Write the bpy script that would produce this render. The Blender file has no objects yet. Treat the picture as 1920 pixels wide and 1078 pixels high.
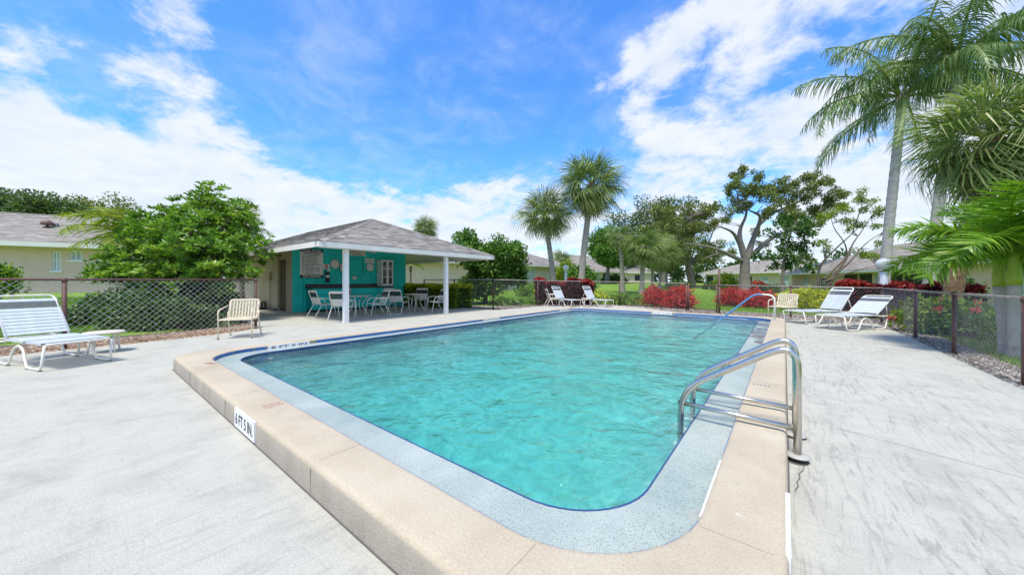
import bpy, bmesh, math, random
import numpy as np
from mathutils import Vector, Matrix
R = math.radians
rng = random.Random(7)
nr = np.random.default_rng(11)
SC = bpy.context.scene
COL = SC.collection

# ------------------------------------------------------------------ camera, sky, sun, exposure
CAM = (-0.013, 0.0, 1.2); YAW = 0.669; F = 646.5; HOR = 528.0
cd = bpy.data.cameras.new('camera'); cam = bpy.data.objects.new('camera', cd); COL.objects.link(cam)
cam.location = CAM; cam.rotation_euler = (math.pi/2, 0, YAW)
cd.sensor_width = 36; cd.lens = F/1920*36; cd.shift_y = -(539-HOR)/1920
cd.clip_start = 0.05; cd.clip_end = 3000
SC.camera = cam
FW = np.array([-math.sin(YAW), math.cos(YAW), 0]); RT = np.array([math.cos(YAW), math.sin(YAW), 0])
def gp(px, py, z=0.0):
    """point of the level plane z seen at a pixel of the 1920 px photograph"""
    D = (CAM[2]-z)*F/(py-HOR); return pt(px, D)
def pt(px, D):
    t = (px-960)/F; return (CAM[0]+D*(FW[0]+t*RT[0]), CAM[1]+D*(FW[1]+t*RT[1]))
def pz(py, D): return CAM[2]+(HOR-py)*D/F
def pdir(px, py):
    v = np.array([FW[0]+(px-960)/F*RT[0], FW[1]+(px-960)/F*RT[1], (HOR-py)/F]); return v/np.linalg.norm(v)

SUN_EL, SUN_AZ = R(67), math.atan2(0.16, -0.72)      # azimuth from +Y towards +X
sv = Vector((math.sin(SUN_AZ)*math.cos(SUN_EL), math.cos(SUN_AZ)*math.cos(SUN_EL), math.sin(SUN_EL)))
sd = bpy.data.lights.new('sun', 'SUN'); sd.energy = 2.0; sd.angle = R(15); sd.color = (1, .93, .82)
so = bpy.data.objects.new('sun', sd); COL.objects.link(so); so.location = (-20, -30, 50)
so.rotation_euler = sv.to_track_quat('Z', 'Y').to_euler()
SC.view_settings.view_transform = 'Standard'; SC.view_settings.look = 'None'
SC.view_settings.gamma = 1; SC.view_settings.use_curve_mapping = False
SC.view_settings.exposure = 1.36

W = bpy.data.worlds.new('World'); SC.world = W; W.use_nodes = True
def build_world():
    nt = W.node_tree; N = nt.nodes; L = nt.links; N.clear()
    out = N.new('ShaderNodeOutputWorld'); bg = N.new('ShaderNodeBackground'); bg.inputs[1].default_value = 0.15
    L.new(bg.outputs[0], out.inputs[0])
    sky = N.new('ShaderNodeTexSky'); sky.sky_type = 'NISHITA'; sky.sun_disc = False
    sky.sun_elevation = SUN_EL; sky.sun_rotation = SUN_AZ % (2*math.pi)
    sky.air_density = 1.0; sky.dust_density = 0.4; sky.ozone_density = 4.0
    tint = N.new('ShaderNodeMix'); tint.data_type = 'RGBA'; tint.blend_type = 'MULTIPLY'; tint.inputs[0].default_value = 1
    L.new(sky.outputs[0], tint.inputs[6]); tint.inputs[7].default_value = (0.30, 0.57, 0.86, 1)
    tc = N.new('ShaderNodeTexCoord')
    def math_(op, a, b=None, c=None, clamp=False):
        m = N.new('ShaderNodeMath'); m.operation = op; m.use_clamp = clamp
        for i, v in enumerate((a, b, c)):
            if v is None: continue
            if isinstance(v, (int, float)): m.inputs[i].default_value = v
            else: L.new(v, m.inputs[i])
        return m.outputs[0]
    sep = N.new('ShaderNodeSeparateXYZ'); L.new(tc.outputs['Generated'], sep.inputs[0])
    zc = math_('ADD', math_('MAXIMUM', sep.outputs[2], 0.0), 0.22)
    comb = N.new('ShaderNodeCombineXYZ')
    L.new(math_('DIVIDE', sep.outputs[0], zc), comb.inputs[0]); L.new(math_('DIVIDE', sep.outputs[1], zc), comb.inputs[1])
    def noise(scale, detail, rough, dist, off):
        mp = N.new('ShaderNodeMapping'); mp.inputs[1].default_value = off; L.new(comb.outputs[0], mp.inputs[0])
        n = N.new('ShaderNodeTexNoise'); n.inputs['Scale'].default_value = scale; n.inputs['Detail'].default_value = detail
        n.inputs['Roughness'].default_value = rough; n.inputs['Distortion'].default_value = dist
        L.new(mp.outputs[0], n.inputs['Vector']); return n.outputs[0]
    n1 = noise(1.9, 10, 0.60, 0.5, (3.1, 1.7, 0)); n2 = noise(4.6, 9, 0.64, 0.45, (0.4, 7.7, 0)); n4 = noise(2.3, 8, 0.6, 0.8, (9.3, 4.4, 0)); n3 = noise(13, 8, 0.68, 0.3, (5.1, 2.2, 0))
    field = math_('MULTIPLY_ADD', n3, 0.55, math_('MULTIPLY_ADD', n2, 1.05, math_('MULTIPLY_ADD', n1, 1.30, -0.61)))
    # where the larger banks of cloud stand (direction, half width in degrees, weight)
    blobs = [(0, 300, 12, .22), (130, 350, 9, .16), (270, 400, 10, .20), (400, 330, 6, .17), (445, 215, 3.4, .24), (310, 165, 3.2, .26), (345, 95, 3.2, .27), (395, 20, 3.4, .29),
             (1400, 50, 7, .14), (1440, 160, 5.5, .12), (1370, 245, 5, .16), (1240, 85, 3.4, .40), (1155, 125, 2.6, .36), (1190, 205, 1.9, .28),
             (1090, 155, 2.2, .38), (1530, 270, 7, .13), (1260, 350, 6, .12), (1240, 255, 3.2, .24), (1620, 50, 7, .12), (1880, 130, 12, .12), (1700, 340, 9, .12), (600, 410, 6, .16), (900, 430, 7, .14), (760, 440, 6, .12),
             (150, 90, 8, -.24), (230, 190, 3.4, -.16), (540, 190, 8, -.30), (700, 130, 11, -.36), (860, 200, 10, -.36), (1000, 170, 9, -.34), (1110, 20, 9, -.40), (1130, 270, 4.5, -.26), (1550, 140, 3.6, -.30), (900, 40, 12, -.36), (600, 40, 9, -.32), (700, 290, 6, -.16), (1330, 120, 3.2, -.24), (1430, 340, 4, -.24), (1640, 250, 3, -.24), (1400, 190, 3, -.22), (1500, 110, 3, -.26), (1380, 330, 4, -.16), (1290, 190, 2.6, -.18), (80, 420, 4, -.12)]
    acc = field
    for px, py, rad, w in blobs:
        c = pdir(px, py)
        d = N.new('ShaderNodeVectorMath'); d.operation = 'DOT_PRODUCT'; L.new(tc.outputs['Generated'], d.inputs[0]); d.inputs[1].default_value = c
        mr = N.new('ShaderNodeMapRange'); mr.interpolation_type = 'SMOOTHSTEP'
        mr.inputs[1].default_value = math.cos(R(rad*1.7)); mr.inputs[2].default_value = 1.0; mr.inputs[3].default_value = 0; mr.inputs[4].default_value = w
        L.new(d.outputs['Value'], mr.inputs[0]); acc = math_('ADD', acc, mr.outputs[0])
    low = N.new('ShaderNodeMapRange'); low.interpolation_type = 'SMOOTHSTEP'
    low.inputs[1].default_value = 0.42; low.inputs[2].default_value = 0.0; low.inputs[3].default_value = 0; low.inputs[4].default_value = 0.32
    L.new(sep.outputs[2], low.inputs[0]); acc = math_('ADD', acc, low.outputs[0])
    mask = N.new('ShaderNodeMapRange'); mask.interpolation_type = 'SMOOTHSTEP'
    mask.inputs[1].default_value = 0.66; mask.inputs[2].default_value = 1.16; L.new(acc, mask.inputs[0])
    # cloud body: a little greyer where it is thick
    body = N.new('ShaderNodeMapRange'); body.inputs[1].default_value = 0.25; body.inputs[2].default_value = 0.75; L.new(n2, body.inputs[0])
    cc = N.new('ShaderNodeMix'); cc.data_type = 'RGBA'; L.new(body.outputs[0], cc.inputs[0])
    cc.inputs[6].default_value = (1.95, 2.2, 2.45, 1); cc.inputs[7].default_value = (2.62, 2.66, 2.7, 1)
    mx = N.new('ShaderNodeMix'); mx.data_type = 'RGBA'; veil = N.new('ShaderNodeMapRange'); veil.interpolation_type = 'SMOOTHSTEP'; veil.inputs[1].default_value = 0.42; veil.inputs[2].default_value = 0.80; veil.inputs[4].default_value = 0.36
    L.new(math_('MULTIPLY_ADD', n2, 0.55, math_('MULTIPLY', n4, 0.5)), veil.inputs[0])
    L.new(math_('MAXIMUM', math_('MULTIPLY', mask.outputs[0], 0.93), veil.outputs[0]), mx.inputs[0])
    L.new(tint.outputs[2], mx.inputs[6]); L.new(cc.outputs[2], mx.inputs[7]); L.new(mx.outputs[2], bg.inputs[0])
build_world()

# ------------------------------------------------------------------ materials
def nodes(name):
    m = bpy.data.materials.new(name); m.use_nodes = True; nt = m.node_tree
    b = nt.nodes['Principled BSDF']; return m, nt, b
def coords(nt, scale=(1, 1, 1), rot=(0, 0, 0), geo=False):
    if geo:
        t = nt.nodes.new('ShaderNodeNewGeometry').outputs['Position']
    else: t = nt.nodes.new('ShaderNodeTexCoord').outputs['Object']
    mp = nt.nodes.new('ShaderNodeMapping'); mp.inputs[3].default_value = scale; mp.inputs[2].default_value = rot
    nt.links.new(t, mp.inputs[0]); return mp.outputs[0]
def nz(nt, vec, scale, detail=4, rough=.55, dist=0):
    n = nt.nodes.new('ShaderNodeTexNoise'); n.inputs['Scale'].default_value = scale; n.inputs['Detail'].default_value = detail
    n.inputs['Roughness'].default_value = rough; n.inputs['Distortion'].default_value = dist; nt.links.new(vec, n.inputs['Vector']); return n.outputs[0]
def ramp(nt, fac, stops):
    r = nt.nodes.new('ShaderNodeValToRGB'); e = r.color_ramp.elements
    while len(e) < len(stops): e.new(.5)
    for q, (p, c) in zip(e, stops): q.position = p; q.color = (*c, 1) if len(c) == 3 else c
    nt.links.new(fac, r.inputs[0]); return r.outputs[0]
def mixc(nt, fac, a, b, mode='MIX'):
    m = nt.nodes.new('ShaderNodeMix'); m.data_type = 'RGBA'; m.blend_type = mode
    for i, v in ((0, fac), (6, a), (7, b)):
        if isinstance(v, (int, float)): m.inputs[i].default_value = v
        elif isinstance(v, tuple): m.inputs[i].default_value = (*v, 1)
        else: nt.links.new(v, m.inputs[i])
    return m.outputs[2]
def bump(nt, b, h, strength=.3, dist=.01):
    n = nt.nodes.new('ShaderNodeBump'); n.inputs['Strength'].default_value = strength; n.inputs['Distance'].default_value = dist
    nt.links.new(h, n.inputs['Height']); nt.links.new(n.outputs[0], b.inputs['Normal']); return n
def pm(name, c1, c2=None, scale=6, rough=.6, bs=0, bd=.004, bscale=60, metal=0, spec=.4, geo=False, stretch=(1, 1, 1)):
    m, nt, b = nodes(name); c2 = c2 or tuple(v*.86 for v in c1)
    v = coords(nt, stretch, geo=geo)
    nt.links.new(ramp(nt, nz(nt, v, scale, 5), [(.32, c2), (.66, c1)]), b.inputs['Base Color'])
    b.inputs['Roughness'].default_value = rough; b.inputs['Metallic'].default_value = metal; b.inputs['Specular IOR Level'].default_value = spec
    if bs: bump(nt, b, nz(nt, v, bscale, 4), bs, bd)
    return m
def leafmat(name, stops, trans=.32, rough=.5):
    m, nt, b = nodes(name)
    a = nt.nodes.new('ShaderNodeAttribute'); a.attribute_name = 'rnd'
    c = ramp(nt, a.outputs['Fac'], stops); nt.links.new(c, b.inputs['Base Color'])
    b.inputs['Roughness'].default_value = rough; b.inputs['Specular IOR Level'].default_value = .35
    t = nt.nodes.new('ShaderNodeBsdfTranslucent')
    nt.links.new(mixc(nt, 1.0, c, (1.25, 1.25, .7), 'MULTIPLY'), t.inputs[0])
    mx = nt.nodes.new('ShaderNodeMixShader'); mx.inputs[0].default_value = trans
    nt.links.new(b.outputs[0], mx.inputs[1]); nt.links.new(t.outputs[0], mx.inputs[2])
    nt.links.new(mx.outputs[0], nt.nodes['Material Output'].inputs[0]); return m
def rndmat(name, stops, rough=.85, bs=.2, bscale=90, metal=0, spec=.3):
    m, nt, b = nodes(name); a = nt.nodes.new('ShaderNodeAttribute'); a.attribute_name = 'rnd'
    c = ramp(nt, a.outputs['Fac'], stops); v = coords(nt)
    g = nz(nt, v, bscale, 3); nt.links.new(mixc(nt, .35, c, ramp(nt, g, [(.3, (.55, .55, .55)), (.7, (1.25, 1.25, 1.25))]), 'MULTIPLY'), b.inputs['Base Color'])
    b.inputs['Roughness'].default_value = rough; b.inputs['Specular IOR Level'].default_value = spec; b.inputs['Metallic'].default_value = metal
    if bs: bump(nt, b, g, bs, .004)
    return m
M = {}
def deck_material():
    m, nt, b = nodes('deck_concrete'); v = coords(nt, geo=True)
    def mul(p, q):
        n = nt.nodes.new('ShaderNodeMath'); n.operation = 'MULTIPLY'
        for i, k in enumerate((p, q)):
            if isinstance(k, (int, float)): n.inputs[i].default_value = k
            else: nt.links.new(k, n.inputs[i])
        return n.outputs[0]
    big = nz(nt, v, .5, 4, .6); mid = nz(nt, v, 2.2, 7, .68, .3); fine = nz(nt, v, 85, 3, .7); grit = nz(nt, v, 260, 2, .7)
    s1 = nz(nt, coords(nt, (1, .13, 1), (0, 0, R(66)), geo=True), 16, 8, .75, 1.6); s2 = nz(nt, coords(nt, (.16, 1, 1), (0, 0, R(12)), geo=True), 12, 8, .75, 1.8)
    c = ramp(nt, mid, [(.28, (.36, .355, .305)), (.5, (.445, .437, .372)), (.7, (.47, .462, .392))])
    sx = nt.nodes.new('ShaderNodeSeparateXYZ'); nt.links.new(v, sx.inputs[0])
    side = nt.nodes.new('ShaderNodeMapRange'); side.interpolation_type = 'SMOOTHSTEP'
    side.inputs[1].default_value = -1; side.inputs[2].default_value = .6; side.inputs[3].default_value = .34; side.inputs[4].default_value = .8
    nt.links.new(sx.outputs[0], side.inputs[0])
    # worn, dirty trowel strokes (more of them right of the pool), then blotches and grit
    d1 = mul(mul(ramp(nt, s1, [(.50, (0, 0, 0)), (.66, (1, 1, 1))]), side.outputs[0]), ramp(nt, big, [(.34, (.25, .25, .25)), (.56, (1, 1, 1))]))
    c = mixc(nt, d1, c, (.20, .195, .18))
    d2 = mul(mul(ramp(nt, s2, [(.54, (0, 0, 0)), (.70, (1, 1, 1))]), side.outputs[0]), .8)
    c = mixc(nt, d2, c, (.25, .245, .23))
    st = nz(nt, coords(nt, (.8, 2.2, 1), geo=True), 1.1, 6, .66)
    c = mixc(nt, ramp(nt, st, [(.60, (0, 0, 0)), (.74, (.5, .5, .5))]), c, (.25, .245, .235))
    c = mixc(nt, ramp(nt, nz(nt, v, 6, 5, .7), [(.66, (0, 0, 0)), (.74, (.5, .5, .5))]), c, (.28, .27, .255))
    c = mixc(nt, .35, c, ramp(nt, fine, [(.3, (.7, .7, .7)), (.7, (1.2, 1.2, 1.2))]), 'MULTIPLY')
    nt.links.new(c, b.inputs['Base Color']); b.inputs['Roughness'].default_value = .85; b.inputs['Specular IOR Level'].default_value = .2
    ad = nt.nodes.new('ShaderNodeMath'); ad.operation = 'ADD'; nt.links.new(s1, ad.inputs[0]); nt.links.new(fine, ad.inputs[1])
    bump(nt, b, ad.outputs[0], .6, .009); return m
def coping_material():
    m, nt, b = nodes('coping_paint'); v = coords(nt, geo=True)
    a = nz(nt, v, 1.7, 6, .62); s = nz(nt, v, 9, 6, .7); f = nz(nt, v, 90, 3, .6)
    c = ramp(nt, a, [(.3, (.40, .335, .24)), (.55, (.475, .405, .295)), (.75, (.50, .445, .335))])
    c = mixc(nt, ramp(nt, s, [(.66, (0, 0, 0)), (.73, (.75, .75, .75))]), c, (.62, .59, .52))     # chipped, whitish patches
    c = mixc(nt, ramp(nt, nz(nt, v, 3.3, 5, .7), [(.6, (0, 0, 0)), (.8, (.35, .35, .35))]), c, (.33, .29, .235))
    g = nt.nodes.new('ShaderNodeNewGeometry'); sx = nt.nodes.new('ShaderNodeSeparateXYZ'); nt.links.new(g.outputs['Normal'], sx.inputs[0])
    fx = ramp(nt, sx.outputs[2], [(.1, (.85, .85, .85)), (.5, (0, 0, 0))])                          # outer face painted greyer and darker than the top, its shade in the colour
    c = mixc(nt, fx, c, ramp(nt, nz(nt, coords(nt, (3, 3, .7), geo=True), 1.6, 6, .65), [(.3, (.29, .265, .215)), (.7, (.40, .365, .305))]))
    c = mixc(nt, .4, c, ramp(nt, f, [(.3, (.68, .68, .68)), (.7, (1.22, 1.22, 1.22))]), 'MULTIPLY')
    c = mixc(nt, ramp(nt, nz(nt, v, 22, 5, .75), [(.66, (0, 0, 0)), (.72, (.6, .6, .6))]), c, (.30, .255, .20))
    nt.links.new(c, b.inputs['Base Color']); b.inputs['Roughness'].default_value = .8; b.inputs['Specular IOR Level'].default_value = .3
    ad = nt.nodes.new('ShaderNodeMath'); ad.operation = 'ADD'; nt.links.new(s, ad.inputs[0]); nt.links.new(f, ad.inputs[1])
    bump(nt, b, ad.outputs[0], .5, .007); return m
def shelf_material():
    m, nt, b = nodes('pebble_plaster'); v = coords(nt, geo=True)
    vo = nt.nodes.new('ShaderNodeTexVoronoi'); vo.inputs['Scale'].default_value = 120; nt.links.new(v, vo.inputs['Vector'])
    sp = ramp(nt, nz(nt, v, 130, 3, .7), [(.34, (.19, .22, .19)), (.45, (.385, .425, .375)), (.64, (.47, .505, .45))])
    pa = ramp(nt, nz(nt, v, 2.4, 5, .6), [(.3, (.66, .74, .74)), (.7, (1, 1, 1))])
    nt.links.new(mixc(nt, 1, sp, pa, 'MULTIPLY'), b.inputs['Base Color']); b.inputs['Roughness'].default_value = .42
    bump(nt, b, vo.outputs['Distance'], .3, .004); return m
def basin_material():
    m, nt, b = nodes('caustic_mottled_plaster'); v = coords(nt, geo=True)
    c = ramp(nt, nz(nt, v, 2.6, 6, .62, 1.4), [(.33, (.34, .47, .44)), (.48, (.56, .69, .65)), (.64, (.84, .91, .875))])  # pale and dark mottling painted in for swirls of light through the water
    nt.links.new(c, b.inputs['Base Color']); b.inputs['Roughness'].default_value = .7; return m
def water_material():
    m, nt, b = nodes('pool_water'); nt.nodes.remove(b); out = nt.nodes['Material Output']
    tp = nt.nodes.new('ShaderNodeBsdfTransparent'); tp.inputs[0].default_value = (1, 1, 1, 1)
    rf = nt.nodes.new('ShaderNodeBsdfRefraction'); rf.inputs['IOR'].default_value = 1.33; rf.inputs['Roughness'].default_value = 0
    tm = nt.nodes.new('ShaderNodeMixShader'); tm.inputs[0].default_value = .4; nt.links.new(tp.outputs[0], tm.inputs[1]); nt.links.new(rf.outputs[0], tm.inputs[2]); tr = tm
    gl = nt.nodes.new('ShaderNodeBsdfGlossy'); gl.inputs['Roughness'].default_value = .03
    fr = nt.nodes.new('ShaderNodeFresnel'); fr.inputs[0].default_value = 1.62
    mx = nt.nodes.new('ShaderNodeMixShader'); ge = nt.nodes.new('ShaderNodeNewGeometry'); io = nt.nodes.new('ShaderNodeMapRange'); io.inputs[3].default_value = 1.85; io.inputs[4].default_value = 1/1.85
    nt.links.new(ge.outputs['Backfacing'], io.inputs[0]); nt.links.new(io.outputs[0], fr.inputs[0]); nt.links.new(fr.outputs[0], mx.inputs[0]); nt.links.new(tr.outputs[0], mx.inputs[1]); nt.links.new(gl.outputs[0], mx.inputs[2])
    v = coords(nt, (1, 1, 1), (0, 0, R(20)), geo=True)
    a = nz(nt, v, 1.9, 3, .48, .6); c = nz(nt, v, 7, 3, .55, 1.0)
    ad = nt.nodes.new('ShaderNodeMath'); ad.operation = 'MULTIPLY_ADD'; nt.links.new(c, ad.inputs[0]); ad.inputs[1].default_value = .30; nt.links.new(a, ad.inputs[2])
    bp = nt.nodes.new('ShaderNodeBump'); bp.inputs['Strength'].default_value = 1.0; bp.inputs['Distance'].default_value = .08
    nt.links.new(ad.outputs[0], bp.inputs['Height']); nt.links.new(bp.outputs[0], gl.inputs['Normal']); nt.links.new(bp.outputs[0], rf.inputs['Normal']); nt.links.new(bp.outputs[0], fr.inputs['Normal'])
    nt.links.new(mx.outputs[0], out.inputs[0])
    va = nt.nodes.new('ShaderNodeVolumeAbsorption'); va.inputs[0].default_value = (.24, .825, .775, 1); va.inputs[1].default_value = .55
    nt.links.new(va.outputs[0], out.inputs['Volume']); return m
def lawn_material():
    m, nt, b = nodes('lawn'); v = coords(nt, geo=True)
    big = nz(nt, v, .12, 5, .6); f = nz(nt, v, 4, 6, .75); ff = nz(nt, v, 60, 3, .7)
    c = ramp(nt, f, [(.3, (.10, .20, .022)), (.55, (.17, .30, .035)), (.75, (.25, .36, .06))])
    c = mixc(nt, ramp(nt, big, [(.4, (0, 0, 0)), (.65, (.6, .6, .6))]), c, (.22, .33, .05))
    c = mixc(nt, .5, c, ramp(nt, ff, [(.3, (.5, .5, .5)), (.7, (1.3, 1.3, 1.3))]), 'MULTIPLY')
    nt.links.new(c, b.inputs['Base Color']); b.inputs['Roughness'].default_value = .9; b.inputs['Specular IOR Level'].default_value = .1
    bump(nt, b, ff, .6, .03); return m
def board_wall(name, c1, c2):
    m, nt, b = nodes(name); v = coords(nt, (1, 1, .25)); g = nz(nt, v, 14, 6, .7); w = nz(nt, coords(nt), 1.4, 4)
    c = mixc(nt, .6, ramp(nt, w, [(.3, c2), (.7, c1)]), ramp(nt, g, [(.35, (.82, .82, .82)), (.65, (1.1, 1.1, 1.1))]), 'MULTIPLY')
    nt.links.new(c, b.inputs['Base Color']); b.inputs['Roughness'].default_value = .6; b.inputs['Specular IOR Level'].default_value = .3
    bump(nt, b, g, .25, .004); return m
def trunk_mat(name, c1, c2, ring=14, rings=.5):
    m, nt, b = nodes(name); v = coords(nt, (1, 1, 1)); vz = coords(nt, (.25, .25, 1))
    n = nz(nt, v, 7, 6, .7); rg = nz(nt, vz, ring, 3, .5); ad = nt.nodes.new('ShaderNodeMath'); ad.operation = 'MULTIPLY_ADD'
    nt.links.new(rg, ad.inputs[0]); ad.inputs[1].default_value = rings; nt.links.new(n, ad.inputs[2])
    lo, hi = .3+.5*rings*.75, .62+.5*rings
    nt.links.new(ramp(nt, ad.outputs[0], [(lo, c2), (hi, c1)]), b.inputs['Base Color']); b.inputs['Roughness'].default_value = .9; b.inputs['Specular IOR Level'].default_value = .15
    bump(nt, b, ad.outputs[0], .6, .03); return m
M['deck'] = deck_material(); M['coping'] = coping_material(); M['shelf'] = shelf_material(); M['basin'] = basin_material()
M['water'] = water_material(); M['lawn'] = lawn_material()
M['gap'] = pm('joint_dirt', (.11, .10, .09), rough=.95)
M['jointtan'] = pm('coping_joint_filler', (.30, .26, .20), rough=.9)
M['soil'] = pm('bed_soil', (.16, .12, .085), (.08, .06, .045), 18, .95, .6, .02, 30, geo=True)
M['pebble'] = rndmat('pebble', [(0, (.09, .075, .055)), (.35, (.18, .15, .12)), (.7, (.29, .26, .22)), (1, (.46, .43, .38))])
M['mulch'] = rndmat('bark_chip', [(0, (.10, .06, .035)), (.4, (.24, .15, .09)), (.8, (.40, .28, .18)), (1, (.55, .45, .34))])
M['bluetile'] = pm('blue_tile', (.045, .16, .40), (.035, .125, .33), 5, .25, geo=True)
M['darktile'] = pm('dark_blue_tile', (.03, .075, .20), (.025, .05, .14), 20, .3, geo=True)
M['whitetile'] = pm('white_tile', (.78, .80, .80), (.72, .74, .74), 9, .3)
M['ink'] = pm('black_ink', (.02, .02, .025), rough=.5)
M['navyink'] = pm('navy_ink', (.03, .04, .09), rough=.5)
M['redink'] = pm('faded_red_ink', (.34, .15, .11), (.52, .38, .30), 40, .7)
M['steel'] = pm('brushed_steel', (.64, .61, .55), (.56, .53, .47), 40, .24, metal=1)
M['railblue'] = pm('blue_grip', (.09, .24, .42), rough=.4)
M['flange'] = pm('pale_plastic', (.42, .41, .37), rough=.45)
M['white'] = pm('white_paint', (.80, .80, .78), (.74, .74, .72), 4, .45)
M['offwhite'] = pm('cream_tube', (.80, .77, .68), (.70, .67, .58), 25, .38)
M['strap'] = pm('white_vinyl', (.58, .63, .66), (.50, .55, .58), 9, .42)
M['strapgrey'] = pm('grey_vinyl', (.13, .145, .15), (.10, .11, .115), 20, .5)
M['strapblack'] = pm('black_vinyl', (.022, .024, .03), rough=.45)
M['strapcream'] = pm('cream_vinyl', (.78, .70, .52), (.66, .58, .41), 20, .45)
M['footcap'] = pm('grey_foot_cap', (.20, .20, .20), rough=.7)
M['tabletop'] = pm('cream_top', (.68, .60, .50), (.60, .53, .44), 12, .4)
M['teal'] = board_wall('teal_board', (.014, .66, .60), (.012, .57, .52))
M['tealdark'] = board_wall('teal_cabinet', (.007, .46, .395), (.006, .40, .345))
M['beigeboard'] = board_wall('beige_board', (.64, .54, .37), (.56, .47, .32))
M['browndoor'] = board_wall('brown_board', (.16, .105, .05), (.11, .07, .035))
M['stucco'] = pm('beige_stucco', (.72, .53, .42), (.65, .475, .37), 2, .85, .5, .006, 55)
M['stucco2'] = pm('pale_stucco', (.68, .56, .45), (.60, .49, .39), 2, .85, .5, .006, 55)
M['fascia'] = pm('fascia_paint', (.78, .74, .69), (.70, .66, .61), 3, .5)
M['soffit'] = pm('soffit_paint', (.66, .67, .65), rough=.6)
M['shingle'] = rndmat('asphalt_shingle', [(0, (.15, .135, .12)), (.35, (.225, .205, .18)), (.7, (.30, .275, .245)), (1, (.40, .37, .33))])
M['shinglewarm'] = rndmat('worn_shingle', [(0, (.19, .17, .145)), (.4, (.27, .245, .21)), (.75, (.34, .31, .275)), (1, (.42, .39, .345))])
M['glass'] = pm('window_glass', (.03, .04, .045), rough=.08, spec=.8)
M['screen'] = pm('porch_screen', (.012, .014, .015), (.03, .035, .035), 3, .6)
M['curtain'] = pm('pale_curtain', (.50, .55, .58), (.36, .40, .43), 6, .8, stretch=(6, 6, .5))
M['black'] = pm('black_laminate', (.018, .018, .02), (.03, .03, .033), 40, .3)
M['red'] = pm('red_enamel', (.48, .02, .018), rough=.35)
M['rust'] = pm('brown_rail_paint', (.15, .075, .06), (.10, .055, .045), 20, .6)
M['railgrey'] = pm('weathered_rail', (.36, .33, .29), (.21, .17, .14), 9, .55, metal=.3)
M['wire'] = pm('galvanised_wire', (.60, .58, .54), (.42, .38, .34), 8, .5, metal=.35)
M['wiredark'] = pm('dull_wire', (.34, .34, .34), (.20, .17, .16), 8, .55, metal=.3)
M['globe'] = pm('lamp_globe', (.82, .82, .80), rough=.35)
M['palmbark'] = trunk_mat('palm_bark', (.40, .36, .31), (.22, .19, .155), 16, .7)
M['queenbark'] = trunk_mat('ringed_palm_bark', (.46, .44, .41), (.30, .28, .255), 9, .9)
M['darkbark'] = trunk_mat('dark_palm_bark', (.21, .135, .08), (.07, .045, .028), 12, .4)
M['oakbark'] = trunk_mat('oak_bark', (.235, .205, .175), (.12, .105, .09), 5, .2)
M['twig'] = trunk_mat('twig_bark', (.15, .12, .09), (.07, .055, .042), 6, .2)
M['crownshaft'] = pm('green_crownshaft', (.34, .46, .05), (.25, .36, .035), 6, .4)
M['oakleaf'] = leafmat('oak_leaf', [(0, (.075, .11, .028)), (.45, (.15, .20, .05)), (.8, (.23, .28, .075)), (1, (.34, .36, .11))])
M['farleaf'] = leafmat('far_leaf', [(0, (.045, .09, .03)), (.5, (.085, .15, .05)), (1, (.15, .22, .075))])
M['bushleaf'] = leafmat('bush_leaf', [(0, (.06, .15, .018)), (.45, (.135, .29, .03)), (.8, (.25, .42, .045)), (1, (.42, .52, .07))], .36, .38)
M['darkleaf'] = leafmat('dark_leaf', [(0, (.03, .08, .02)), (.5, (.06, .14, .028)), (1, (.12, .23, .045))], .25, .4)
M['shrubleaf'] = leafmat('shrub_leaf', [(0, (.045, .125, .02)), (.5, (.095, .22, .032)), (1, (.20, .34, .055))], .3)
M['yellowleaf'] = leafmat('yellow_leaf', [(0, (.22, .32, .012)), (.35, (.46, .54, .02)), (.75, (.70, .70, .03)), (1, (.80, .76, .06))], .35)
M['limeleaf'] = leafmat('lime_leaf', [(0, (.10, .18, .02)), (.5, (.20, .31, .03)), (1, (.34, .43, .06))], .4)
M['redleaf'] = leafmat('red_leaf', [(0, (.05, .08, .015)), (.22, (.34, .02, .018)), (.6, (.64, .025, .03)), (1, (.78, .10, .07))], .3)
M['wineleaf'] = leafmat('wine_leaf', [(0, (.035, .012, .014)), (.5, (.10, .018, .028)), (.85, (.20, .03, .045)), (1, (.34, .05, .05))], .25)
M['winetip'] = leafmat('wine_tip_leaf', [(0, (.24, .03, .03)), (.5, (.42, .035, .045)), (1, (.58, .09, .05))], .3)
M['pinkpetal'] = leafmat('pink_petal', [(0, (.60, .04, .12)), (1, (.80, .16, .26))], .3)
M['yellowpetal'] = leafmat('yellow_petal', [(0, (.62, .55, .03)), (1, (.78, .72, .10))], .3)
M['fan'] = leafmat('fan_frond', [(0, (.07, .13, .035)), (.5, (.15, .235, .06)), (.9, (.30, .37, .11)), (1, (.42, .38, .18))], .28, .4)
M['fandead'] = leafmat('dry_frond', [(0, (.20, .14, .075)), (1, (.42, .33, .20))], .2, .7)
M['feather'] = leafmat('feather_frond', [(0, (.065, .13, .05)), (.5, (.14, .235, .085)), (1, (.31, .38, .13))], .28, .4)
M['feathergold'] = leafmat('gold_feather_frond', [(0, (.10, .17, .02)), (.5, (.22, .30, .03)), (1, (.42, .44, .06))], .35, .4)
M['adonidia'] = leafmat('bright_frond', [(0, (.06, .16, .012)), (.45, (.13, .28, .02)), (.85, (.27, .42, .035)), (1, (.42, .44, .08))], .38, .36)
M['fruit'] = leafmat('palm_blossom', [(0, (.36, .40, .03)), (1, (.55, .56, .06))], .2)
M['grassblade'] = leafmat('grass_blade', [(0, (.09, .20, .02)), (.5, (.17, .32, .03)), (1, (.28, .42, .06))], .35, .6)

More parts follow.
